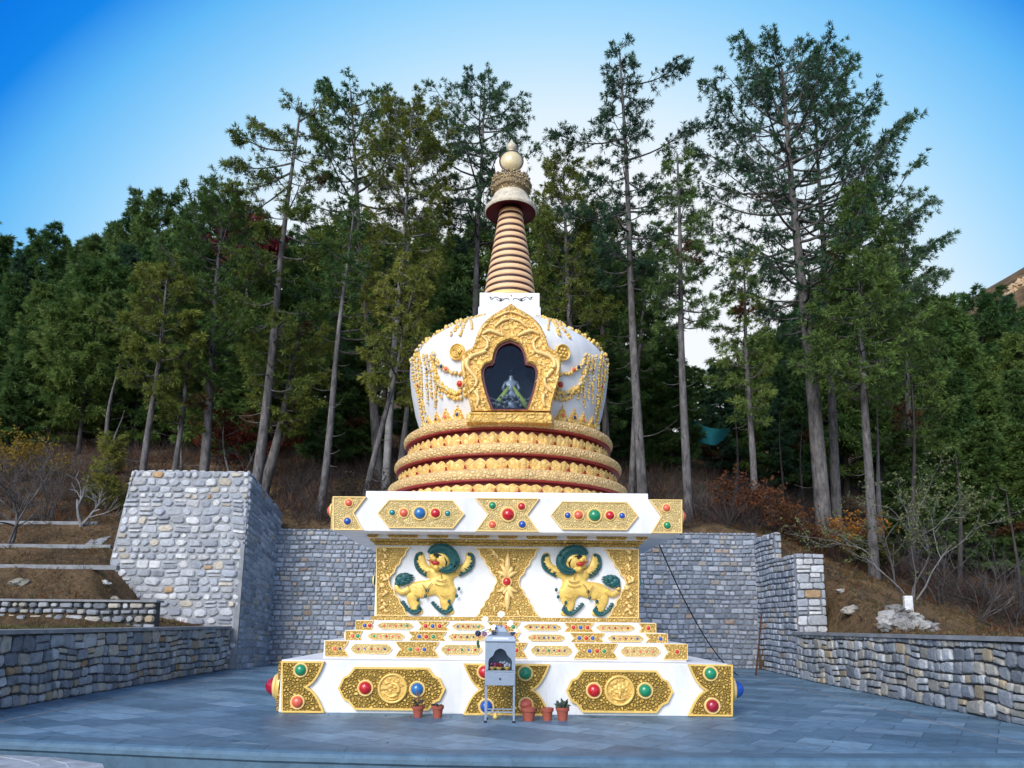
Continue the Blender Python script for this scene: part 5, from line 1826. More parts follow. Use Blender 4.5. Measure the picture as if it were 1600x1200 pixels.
# ================================================================== TREES
def bark(name, a, b_, sc=9.):
    m, nt, b = new_mat(name)
    L = nt.links.new
    tc = N(nt, 'ShaderNodeTexCoord'); mp = N(nt, 'ShaderNodeMapping'); mp.inputs['Scale'].default_value = (1, 1, .28)
    L(tc.outputs['Object'], mp.inputs['Vector'])
    n1 = N(nt, 'ShaderNodeTexNoise', Scale=sc, Detail=8., Roughness=.75); L(mp.outputs[0], n1.inputs['Vector'])
    r = ramp(nt, [(.33, a), (.66, b_)]); L(n1.outputs['Fac'], r.inputs['Fac'])
    n2 = N(nt, 'ShaderNodeTexNoise', Scale=1.1, Detail=3.); L(tc.outputs['Object'], n2.inputs['Vector'])
    r2 = ramp(nt, [(.35, (.75, .75, .75)), (.68, (1.3, 1.3, 1.3))]); L(n2.outputs['Fac'], r2.inputs['Fac'])
    L(mixc(nt, 1., r.outputs[0], r2.outputs[0], 'MULTIPLY'), b.inputs['Base Color'])
    bp = N(nt, 'ShaderNodeBump', Strength=.9, Distance=.05); L(n1.outputs['Fac'], bp.inputs['Height']); L(bp.outputs[0], b.inputs['Normal'])
    b.inputs['Roughness'].default_value = .95; b.inputs['Specular IOR Level'].default_value = .2
    return m


MT['bark'] = bark('pine_bark_grey', (.035, .032, .032), (.20, .185, .18), 7.)
MT['bark_dark'] = bark('pine_bark_dark', (.03, .027, .026), (.09, .08, .078))
MT['bark_pale'] = bark('birch_grey_bark', (.16, .15, .15), (.36, .35, .35))
MT['needles'] = tinted('pine_needles', .6, 0, 0, 0, 0, .35, .30, .22)
MT['needles'].node_tree.nodes['Principled BSDF'].inputs['Specular IOR Level'].default_value = .25
MT['leaves'] = tinted('dry_leaves', .8, 0, 0, 0, 0, .2, .3, .1)


def blades(C, Dr, L_, Wd, nb, spread, col, rs, droop=.12, jit=.18):
    """clusters of nb needles at C pointing along Dr"""
    n_ = len(C)
    C = np.repeat(C, nb, 0); Dr = np.repeat(Dr, nb, 0); L_ = np.repeat(L_, nb); Wd = np.repeat(Wd, nb); col = np.repeat(col, nb, 0)
    d = Dr + spread * rs.normal(size=C.shape)
    d /= np.linalg.norm(d, axis=1, keepdims=True) + 1e-9
    d[:, 2] -= droop * rs.random(len(d))
    s = np.cross(d, rs.normal(size=C.shape)); s /= np.linalg.norm(s, axis=1, keepdims=True) + 1e-9
    L_ = L_ * rs.uniform(.65, 1.2, len(d))
    a = C + s * (Wd * .5)[:, None]; b_ = C - s * (Wd * .5)[:, None]
    mid = C + d * (L_ * .55)[:, None]; tip = C + d * L_[:, None]; tip[:, 2] -= droop * L_ * .5
    V = np.stack([C, mid + s * (Wd * .5)[:, None], tip, mid - s * (Wd * .5)[:, None]], 1).reshape(-1, 3)
    T = np.arange(len(V)).reshape(-1, 4)
    cl = col * rs.uniform(1 - jit, 1 + jit, (len(d), 1))
    return V, T, np.repeat(cl, 4, 0)


class Wood:
    def __init__(s): s.V, s.T, s.n = [], [], 0

    def tube(s, pts, rad, k=5):
        pts = np.asarray(pts, float); m_ = len(pts)
        t = np.gradient(pts, axis=0); t /= np.linalg.norm(t, axis=1, keepdims=True) + 1e-9
        ref = np.array([.3, .25, .92]) if abs(t[0, 2]) < .8 else np.array([1., .1, 0])
        a = np.cross(t, ref); a /= np.linalg.norm(a, axis=1, keepdims=True) + 1e-9
        b_ = np.cross(t, a)
        g_ = np.arange(k) * 2 * np.pi / k
        v = pts[:, None, :] + (a[:, None, :] * np.cos(g_)[None, :, None] + b_[:, None, :] * np.sin(g_)[None, :, None]) * np.asarray(rad)[:, None, None]
        s.V.append(v.reshape(-1, 3))
        i = np.arange(m_ - 1)[:, None] * k; j = np.arange(k)[None, :]; j2 = (j + 1) % k
        q = np.stack([i + j, i + j2, i + k + j2, i + k + j], -1).reshape(-1, 4) + s.n
        s.T.append(q); s.n += m_ * k

    def mesh(s, name, mat): return mesh_np(name, np.concatenate(s.V), np.concatenate(s.T), mat, smooth=True)


PROF = {
    'cone': lambda r: (1.0 - .88 * r) * (.55 + .45 * min(1, r / .12)),
    'round': lambda r: max(.12, math.sin(PI * (.12 + .80 * r)) ** .8),
    'open': lambda r: (.45 + .75 * math.sin(PI * min(1, .15 + .72 * r))) * (1 - .45 * r ** 3),
    'spire': lambda r: (1.0 - .9 * r ** 1.1) * (.35 + .65 * min(1, r / .25)),
}
GREENS = {
    'deep': ((.058, .125, .036), (.110, .195, .055)),
    'mid': ((.085, .160, .040), (.160, .245, .062)),
    'olive': ((.125, .170, .034), (.220, .255, .050)),
    'yellow': ((.150, .185, .030), (.260, .270, .050)),
    'blue': ((.046, .110, .056), (.085, .170, .078)),
}


def pine(seed, H, c0, R, prof='cone', nbr=60, tw=5., nb=8, bl=.26, bw=.030, up=(-.1, .6), curve=.25, green='mid', lean=(0, 0), r0=.2, wig=.15, tuft3=3, tw_wood=True, extra=(), spread=.55, gaps=.0, dead=0, brk=None, leader=0, bark_m='bark', flatten=1.0, whorl=0):
    rs = np.random.RandomState(seed); rr = random.Random(seed)
    ph = rr.uniform(0, 6)

    def tr(t):
        return np.array([lean[0] * t + wig * math.sin(t * 5 + ph) * t * (1 - t) * 2, lean[1] * t + wig * math.cos(t * 4 + ph) * t * (1 - t), H * t])
    W = Wood()
    ts = np.linspace(0, 1, 14)
    W.tube([tr(t) for t in ts], [r0 * .86 * (1.25 if t == 0 else 1) * (1 - .88 * t ** 1.15) + .012 for t in ts], 10)
    C, Dn, Ls, Cl = [], [], [], []
    ga, gb = GREENS[green] if isinstance(green, str) else green
    ga, gb = np.array(ga), np.array(gb)
    pf = PROF[prof]

    def limb(st, az, el, Lb, rb, cm, upc, foliage=True, s0=.22, tws=None):
        hd = np.array([math.cos(az), math.sin(az) * flatten, 0])
        us = np.linspace(0, 1, 7)
        b1, b2 = rr.uniform(-.12, .12), rr.uniform(-.12, .12)
        sdv = np.array([-hd[1], hd[0], 0])
        pts = [st + hd * Lb * u * math.cos(el) + sdv * Lb * (b1 * math.sin(u * 3) + b2 * u * u) * .5 + np.array([0, 0, Lb * (u * math.sin(el) - .10 * math.sin(PI * u) + upc * u * u)]) for u in us]
        W.tube(pts, [max(.006, rb * (1 - .85 * u)) for u in us], 5)
        if not foliage: return
        pts = np.array(pts)
        for _ in range(int((tws or tw) * 1.7 * Lb) + 3):
            s = s0 + (1 - s0) * rr.random() ** .75
            f_ = s * 6; i = min(5, int(f_)); p = pts[i] * (1 - f_ + i) + pts[i + 1] * (f_ - i)
            sg = rr.choice((-1, 1)) * rr.uniform(.25, 1.25)
            if s > .93: sg *= .3
            a2 = az + sg
            e2 = rr.uniform(-.25, .55) if not whorl else rr.uniform(-.12, .28)
            l2 = (.22 * Lb * (1.2 - s) + .30) * rr.uniform(.6, 1.25)
            d = np.array([math.cos(a2) * math.cos(e2), math.sin(a2) * math.cos(e2) * flatten, math.sin(e2)])
            if tw_wood: W.tube([p, p + d * l2 * .6, p + d * l2], [.012, .009, .005], 3)
            for q in range(tuft3):
                u = 1.0 - .45 * q / max(1, tuft3 - 1) + rr.uniform(-.1, .1) if tuft3 <= 2 else (q + .6 + rr.uniform(-.2, .2)) / tuft3
                C.append(p + d * l2 * u + np.array([0, 0, .04 * q])); Dn.append(d + np.array([0, 0, .25])); Ls.append(bl * (.8 + .35 * u))
                Cl.append(cm * rr.uniform(.78, 1.22))
    if brk: brk_n = np.array(brk)
    for i in range(nbr):
        t = c0 + (1 - c0) * min(.995, ((i + rr.random()) / nbr))
        if whorl:
            nw = max(3, nbr // whorl); kk = i // whorl
            t = c0 + (1 - c0) * min(.99, (kk + .12 * rr.random()) / nw) ** .92
        rel = (t - c0) / (1 - c0)
        if gaps and noise.noise(Vector((rel * 5 + seed, seed * 1.3, 0))) > .5 - gaps: continue
        Lb = max(.35, R * pf(rel) * rr.uniform(.5, 1.12))
        az = 2.39996 * i + rr.uniform(-.5, .5)
        el = up[0] + (up[1] - up[0]) * rel + rr.uniform(-.15, .2)
        cm = ga + (gb - ga) * rr.random()
        if rr.random() < .015: cm = np.array([.11, .065, .025])
        limb(tr(t), az, el, Lb, min(.07, .012 + .016 * Lb), cm, curve * rr.uniform(.5, 1.4))
    for i in range(dead):
        t = rr.uniform(.12, c0 + .12)
        limb(tr(t), rr.uniform(0, 2 * PI), rr.uniform(-.25, .2), R * rr.uniform(.2, .6), .022, ga, rr.uniform(-.1, .2), False)
    for (t, tip, dens) in extra:       # single long boughs: tip in the tree's own space
        st = tr(t); v = np.array(tip) - st
        Lb = np.linalg.norm(v); az = math.atan2(v[1], v[0]); el = math.asin(v[2] / Lb)
        limb(st, az, el, Lb, .05, ga + (gb - ga) * rr.random(), .0, True, .35, dens)
    C, Dn, Ls, Cl = np.array(C), np.array(Dn), np.array(Ls), np.array(Cl)
    V, T, cl = blades(C, Dn, Ls, np.full(len(C), bw), nb, spread, Cl, rs)
    return W.mesh('trunk', MT[bark_m]), mesh_np('crown', V, T, MT['needles'], cl)


def put(name, loc, meshes, label, cat, group=None, rz_=0., sc=1.0, names=('trunk', 'crown')):
    o = empty(name, loc, label, cat, group)
    o.rotation_euler = (0, 0, rz_); o.scale = (sc, sc, sc)
    for nm, me in zip(names, meshes): link(nm, me, o)
    return o


def ground(x, y): return terr_full(x, y)


def hero(seed, bx, by, Y, tx, ty, cb, half, label, name='pine_tree', cat='pine tree', group=None, boughs=(), **kw):
    """cb: photo row of the lowest bough, half: half width of the crown in photo pixels; boughs: (row on trunk, tip x, tip y, density, dy)"""
    b0, tp = P(bx, by, Y), P(tx, ty, Y)
    dv = (tp - b0)
    g_ = b0.copy()
    for _ in range(6): g_ = b0 + dv * ((ground(g_.x, g_.y) - .15 - b0.z) / dv.z)
    H = tp.z - g_.z
    pcb = P((bx + tx) / 2, cb + 22, Y)
    c0 = max(.02, (pcb.z - g_.z) / H)
    R = half * 1.2 * mpp(P(tx, (ty + cb) / 2, Y))
    ex = []
    for (row, x, y, dens, dy) in boughs:
        t = max(.05, min(.99, (P(tx, row, Y).z - g_.z) / H)); tip = P(x, y, Y + dy) - g_
        ex.append((t, tuple(tip), dens))
    ms = pine(seed, H, c0, R, lean=(tp.x - g_.x, 0), extra=ex, **kw)
    return put(name, g_, ms, label, cat, group)


HK = dict(nb=20, bl=.21, bw=.030, spread=.75, tuft3=2)
SK = dict(nb=13, bl=.19, bw=.042, spread=.85, tuft3=2)
hero(1, 402, 735, 29, 471, 160, 600, 62, 'leaning pine with a bare broken top and long one sided boughs behind the buttress corner', prof='open', nbr=30, tw=5, green='olive', r0=.24, gaps=.10, dead=10, wig=.2, up=(-.2, .1),
     boughs=((235, 372, 210, 6, -1), (255, 366, 262, 6, .5), (270, 362, 300, 6, -.5), (225, 405, 190, 6, 1), (290, 375, 340, 5, 0), (190, 500, 150, 3, 1), (420, 392, 430, 9, -1.5), (380, 420, 360, 9, -1), (500, 385, 520, 8, -1), (330, 470, 340, 8, -2)), **HK)
hero(2, 415, 755, 30.5, 470, 520, 660, 58, 'short bushy pine with a thick slanting trunk just right of the leaning pine', prof='round', nbr=34, tw=7, green='olive', r0=.27, dead=4, **HK)
hero(3, 592, 760, 34, 548, 142, 560, 84, 'tall dark pine with a ragged round crown, just right of the leaning pine', prof='open', nbr=64, tw=4.5, green='deep', r0=.26, up=(-.15, .45), gaps=.05, boughs=((190, 515, 128, 7, 0), (220, 478, 178, 7, 0), (250, 600, 215, 7, .5)), **HK)
hero(4, 499, 815, 28, 553, 330, 450, 48, 'slender pine with a long bare pale trunk before the dark wood, left of the stupa', prof='spire', nbr=16, tw=4, green='deep', r0=.17, dead=16, **HK)
hero(5, 603, 760, 31.5, 643, 172, 480, 78, 'yellowish green pine with a pale trunk, right of the ragged dark crown', prof='round', nbr=62, tw=6, green='yellow', r0=.2, up=(0, .9), bark_m='bark_pale', boughs=((230, 640, 168, 6, 0), (240, 668, 180, 6, 0)), **HK)
hero(6, 574, 765, 29, 650, 430, 610, 64, 'young olive pine with drooping boughs on a thin trunk, close to the dome left side', prof='round', nbr=34, tw=6, green='olive', r0=.15, dead=5, **HK)
hero(7, 735, 740, 35, 757, 138, 360, 74, 'tall pine with an even rounded dark crown, left of the stupa spire', prof='open', nbr=60, tw=4.0, green='blue', r0=.24, up=(-.05, .45), dead=6, **HK)
hero(8, 905, 760, 31, 880, 262, 560, 66, 'broad olive pine just right of the stupa spire', prof='round', nbr=60, tw=6, green='olive', r0=.22, up=(-.1, .8), **HK)
hero(9, 950, 760, 33.5, 938, 340, 640, 62, 'dark shaded pine behind the dome right shoulder', prof='round', nbr=50, tw=6, green='mid', r0=.2, **HK)
hero(10, 1004, 770, 29.5, 968, 78, 430, 88, 'very tall slim pine with a straight grey trunk and pointed top, right of the spire', prof='cone', nbr=66, tw=3.6, green='blue', r0=.23, gaps=.08, dead=10, up=(-.25, .6), boughs=((130, 1066, 98, 7, 0), (215, 872, 212, 6, 0), (250, 1085, 190, 5, .5), (330, 880, 330, 5, -.6), (330, 1075, 300, 4, .6)), **HK)
hero(11, 986, 770, 31, 1012, 380, 560, 46, 'thin darker pine close beside the very tall slim pine, right of the dome', prof='round', nbr=26, tw=5, green='deep', r0=.16, dead=8, **HK)
hero(12, 1076, 822, 28, 1058, 240, 492, 62, 'thin topped pine with a dark skirt of boughs, between the two tallest pines', prof='cone', nbr=48, tw=5, green='deep', r0=.2, gaps=.05, dead=12, **HK)
hero(13, 1180, 824, 28.5, 1162, 405, 640, 52, 'small open pine with a thin grey trunk above the right end of the back wall', prof='spire', nbr=40, tw=5.5, green='mid', r0=.16, dead=6, **HK)
hero(14, 1292, 876, 29, 1222, 108, 500, 112, 'tallest pine with the thickest trunk and a wide airy crown at the right', prof='open', nbr=70, tw=2.9, green='blue', r0=.37, gaps=.08, dead=6, up=(-.2, .55), curve=.2, boughs=((200, 1160, 58, 6, 0), (190, 1180, 66, 6, .5), (210, 1268, 75, 6, 0), (230, 1322, 92, 6, 0), (260, 1108, 128, 6, 0), (330, 1404, 188, 5, 0), (420, 1105, 350, 4, .5), (330, 1095, 240, 4, -.5), (170, 1200, 60, 5, -1), (180, 1300, 75, 5, 1), (150, 1245, 58, 5, .5), (260, 1335, 150, 5, -1), (290, 1120, 190, 5, 1), (470, 1130, 430, 4, -1), (380, 1380, 270, 4, 1)), **HK)
hero(15, 1312, 876, 31, 1272, 140, 560, 100, 'second trunk beside the tallest pine, with boughs reaching far to the right', prof='open', nbr=46, tw=3.2, green='blue', r0=.24, gaps=.05, dead=8, boughs=((400, 1455, 308, 6, 0), (440, 1476, 365, 6, .5), (480, 1470, 420, 5, 0), (330, 1380, 262, 5, 0)), **HK)
hero(16, 1366, 913, 26.6, 1338, 300, 600, 84, 'dense dark pine with a bare pale trunk before the tallest pines at right', prof='cone', nbr=74, tw=7, green='mid', r0=.21, dead=8, **HK)
hero(17, 1425, 800, 34, 1412, 340, 690, 70, 'broad dark pine right of the dense pine with the bare pale trunk', prof='cone', nbr=66, tw=6, green='mid', r0=.22, **HK)
hero(18, 318, 733, 30.5, 352, 300, 585, 72, 'full crowned pine with a straight grey trunk, rightmost of three over the buttress top', prof='round', nbr=60, tw=6, green='mid', r0=.24, up=(-.2, .8), dead=4, boughs=((350, 330, 308, 6, 0),), **HK)
hero(19, 225, 735, 29, 262, 425, 610, 52, 'yellow green pine with a thin grey trunk, leftmost of three over the buttress top', prof='round', nbr=40, tw=6.5, green='olive', r0=.17, dead=3, **HK)
hero(20, 272, 735, 30, 304, 470, 650, 46, 'small light green pine, middle of three over the buttress top', prof='spire', nbr=30, tw=6.5, green='olive', r0=.14, dead=3, **HK)

hero(21, 392, 735, 44, 386, 338, 405, 40, 'dark red leaved tree top in the dip left of the leaning pine', name='red_tree', cat='red tree', prof='round', nbr=34, tw=6, green=((.12, .022, .018), (.24, .05, .035)), r0=.2, nb=10, bl=.3, bw=.09, spread=.9, tuft3=2)

# ---- the woods behind: a few grown trees, copied
PRO = {}
for k, (sd_, gr, pf, H_, R0, nb_) in {'fir': (101, 'deep', 'cone', 15, 3.0, 105), 'fir2': (102, 'mid', 'cone', 14, 3.2, 98), 'bushy': (103, 'mid', 'round', 13, 3.4, 74), 'bluefir': (104, 'blue', 'cone', 15, 2.9, 98), 'tall': (105, 'deep', 'open', 17, 2.9, 60), 'olive': (106, 'olive', 'round', 13, 3.2, 70)}.items():
    PRO[k] = (pine(sd_, H_, .10 if pf == 'cone' else .22, R0, prof=pf, nbr=nb_, tw=6.0, nb=18, bl=.42, bw=.060, tuft3=2, tw_wood=False, green=gr, r0=.2, up=(-.18, .55), bark_m='bark_dark', dead=6, spread=.75, whorl=7 if pf == 'cone' else 0), H_)


def woods(rows, group, name='pine_tree', cat='pine tree'):
    rr = random.Random(len(rows) * 7 + len(group))
    for (tx, ty, Y, kind, label) in rows:
        tp = P(tx, ty, Y); z = ground(tp.x, tp.y) - .2
        ms, H0 = PRO[kind]
        H = max(2.5, tp.z - z - .7)
        s = H / H0
        o = put(name, Vector((tp.x, tp.y, z)), ms, label, cat, group, rr.uniform(0, 6.28), s)
        w_ = max(s, min(1.15, .5 + .42 * s)) * rr.uniform(.85, 1.05)
        o.scale = (w_, w_, s)


def ordn(k): return ['first', 'second', 'third', 'fourth', 'fifth', 'sixth', 'seventh', 'eighth', 'ninth', 'tenth', 'eleventh', 'twelfth', 'thirteenth', 'fourteenth', 'fifteenth', 'sixteenth', 'seventeenth', 'eighteenth', 'nineteenth', 'twentieth'][k]


def row(tops, Y, kinds, lab, group, jy=2.5):
    rr = random.Random(int(Y * 10) + len(tops))
    out = []
    for i, (x, y) in enumerate(tops):
        out.append((x, y, Y + rr.uniform(-jy, jy), kinds[i % len(kinds)], lab % ordn(i)))
    woods(out, group)


row([(-30, 340), (4, 356), (44, 380), (84, 360), (120, 382), (152, 358), (182, 376)], 72, ('tall', 'fir', 'bluefir', 'tall'), '%s pine from the left on the skyline of the left wooded slope', 'skyline pines on the left slope')
row([(214, 342), (250, 304), (285, 355), (332, 322), (376, 328)], 62, ('tall', 'tall', 'fir', 'tall'), '%s skyline pine right of the dip above the left wooded slope', 'skyline pines left of the leaning pine')
row([(-20, 430), (26, 412), (72, 428), (124, 400), (168, 408), (208, 372), (246, 362), (296, 380)], 55, ('bluefir', 'fir', 'fir2', 'fir', 'bushy'), '%s dark pine from the left in the middle row of the left slope', 'middle row of the left slope')
row([(-10, 520), (48, 490), (100, 470), (148, 462), (186, 440), (232, 455), (284, 452), (336, 430)], 44, ('fir2', 'fir', 'fir2', 'bushy', 'fir'), '%s drooping green pine from the left, lowest row of the left slope', 'lowest row of the left slope')
row([(392, 420), (436, 380), (480, 362), (516, 345), (566, 350), (610, 372), (668, 330), (712, 352), (770, 345), (826, 330), (880, 350), (926, 372), (970, 410)], 50, ('fir', 'bushy', 'tall', 'fir', 'olive', 'bushy', 'fir2'), '%s tree from the left in the dark wood far behind the dome', 'dark wood behind the stupa')
row([(380, 520), (428, 500), (520, 470), (566, 500), (668, 480), (704, 440), (900, 470), (946, 500), (1020, 520), (1044, 505)], 40, ('fir', 'bushy', 'fir', 'fir2', 'deep' if 'deep' in PRO else 'fir'), '%s shaded tree from the left in the near wood behind the back wall', 'near wood behind the back wall')
row([(1086, 560), (1122, 545), (1150, 555), (1196, 520), (1232, 470), (1210, 560)], 46, ('fir', 'bluefir', 'fir2', 'bushy'), '%s dark tree from the left in the low gap between the two tallest pines', 'wood in the gap right of the stupa')
row([(1262, 420), (1300, 400), (1352, 420), (1396, 440), (1432, 452), (1470, 448)], 52, ('fir', 'fir2', 'bushy', 'fir'), '%s tree from the left in the high wood behind the tallest pine', 'high wood behind the tallest pine')
row([(1458, 520), (1500, 492), (1528, 452), (1552, 505), (1590, 520), (1630, 500)], 60, ('bluefir', 'fir2', 'tall', 'fir2', 'bushy'), '%s pine from the left on the ridge at the right edge', 'ridge pines at the right edge')
row([(1444, 600), (1486, 560), (1536, 580), (1582, 560), (1632, 560)], 44, ('fir2', 'fir', 'fir2', 'fir'), '%s dense pine from the left in the middle row at the right edge', 'middle row at the right edge')
row([(1410, 640), (1478, 650), (1530, 640), (1592, 640), (1650, 640)], 35, ('fir', 'fir2', 'fir', 'fir2'), '%s dark low boughed pine from the left in the front row at the right edge', 'front row at the right edge', 1.)
row([(1546, 468), (1572, 452), (1600, 470), (1630, 440)], 118, ('bluefir', 'bluefir', 'fir'), '%s small hazy pine from the left on the far right hill', 'pines on the far right hill', 4)  # mostly the bluer pine, distance haze put into its foliage colour
# bare stems standing in the wood
rr = random.Random(77)
for i, (bx, by, tx, ty, Y, r_, lab) in enumerate(((280, 700, 283, 640, 34, .10, 'thin bare stem left of the three pines over the buttress'), (357, 735, 352, 665, 31, .08, 'short pale bare stem right of the three pines over the buttress'), (168, 690, 185, 570, 36, .15, 'bare leaning trunk below the left drooping pines'), (180, 700, 190, 640, 37, .09, 'thin leaning stem beside the bare leaning trunk'),
                                                  (630, 760, 634, 560, 31, .19, 'grey bare trunk close to the dome left edge'), (940, 760, 944, 560, 32, .15, 'dark bare trunk close to the dome right edge'), (1150, 760, 1150, 600, 36, .07, 'thin dark stem in the wood right of the skirted pine'),
                                                  (1222, 800, 1220, 640, 38, .08, 'thin dark stem left of the thickest trunk'), (1254, 790, 1252, 660, 40, .08, 'dark stem just behind the thickest trunk'), (1382, 880, 1366, 640, 31, .14, 'grey bare stem right of the pale bare trunk'), (1428, 850, 1424, 600, 30, .13, 'dark upright stem behind the bare bending saplings'), (1500, 860, 1495, 700, 33, .12, 'slim trunk under the dark right pines'), (1590, 900, 1575, 760, 30, .09, 'thin dark crooked stem at the right edge'))):
    b0, tp = P(bx, by, Y), P(tx, ty, Y); dv = tp - b0
    g_ = b0 + dv * ((ground(b0.x, b0.y) - .3 - b0.z) / dv.z)
    v = tp - g_
    W = Wood(); us = np.linspace(0, 1, 9)
    W.tube([(v.x * u + .12 * math.sin(u * 5 + i), .1 * math.sin(u * 4 + i), v.z * u) for u in us], [r_ * (1.15 - 1.0 * u) for u in us], 8)
    o = empty('bare_tree', g_, lab, 'bare tree', 'bare stems in the wood')
    link('trunk', W.mesh('trunk', MT['bark_dark' if 'dark' in lab else 'bark']), o)
    W = Wood()
    for k in range(7):
        u = rr.uniform(.3, .98); a = rr.uniform(0, 6.28); l_ = rr.uniform(.3, 1.1)
        p = np.array([v.x * u, 0, v.z * u]); d = np.array([math.cos(a), math.sin(a), rr.uniform(-.2, .4)])
        W.tube([p, p + d * l_ * .5, p + d * l_ + np.array([0, 0, .08])], [.018, .013, .005], 4)
    link('branches', W.mesh('branches', MT['bark_dark']), o)


# ---- leafless and leafy shrubs
def shrub(seed, H, spread, stems, levels, r0, leaf=None, leafn=0, leafs=.08, bend=.3, mat='bark', wild=.55):
    rr = random.Random(seed); rs = np.random.RandomState(seed)
    W = Wood(); tips = []

    def grow(p, d, l_, r_, lv):
        pts = [p]; dd = d.copy()
        for k in range(4):
            dd = dd + rs.normal(size=3) * .16; dd[2] += bend * .1
            dd /= np.linalg.norm(dd); pts.append(pts[-1] + dd * l_ / 4)
        W.tube(pts, [r_ * (1 - .12 * k) for k in range(5)], 5 if lv > 1 else 3)
        tips.append((pts[2], dd)); tips.append((pts[-1], dd))
        if lv > 0:
            for k in range(rr.choice((2, 3, 3))):
                i = rr.choice((2, 3, 4)); q = dd + rs.normal(size=3) * wild; q[2] = abs(q[2]) * .7 + .15; q /= np.linalg.norm(q)
                grow(pts[i], q, l_ * rr.uniform(.55, .8), r_ * .55, lv - 1)
    for s in range(stems):
        a = rr.uniform(0, 6.28); q = np.array([math.cos(a) * spread, math.sin(a) * spread, 1.0]); q /= np.linalg.norm(q)
        grow(np.array([rr.uniform(-.12, .12), rr.uniform(-.12, .12), -.1]), q, H * rr.uniform(.38, .52), r0 * rr.uniform(.7, 1.1), levels)
    out = [W.mesh('branches', MT[mat])]
    if leafn:
        C, Dn, Cl = [], [], []
        ca, cb = np.array(leaf[0]), np.array(leaf[1])
        for _ in range(leafn):
            p, d = tips[rr.randrange(len(tips))]
            C.append(p + rs.normal(size=3) * .07); Dn.append(d + rs.normal(size=3) * .4); Cl.append(ca + (cb - ca) * rr.random())
        V, T, cl = blades(np.array(C), np.array(Dn), np.full(len(C), leafs), np.full(len(C), leafs * .5), 3, .8, np.array(Cl), rs)
        out.append(mesh_np('leaves', V, T, MT['leaves'], cl))
    return out


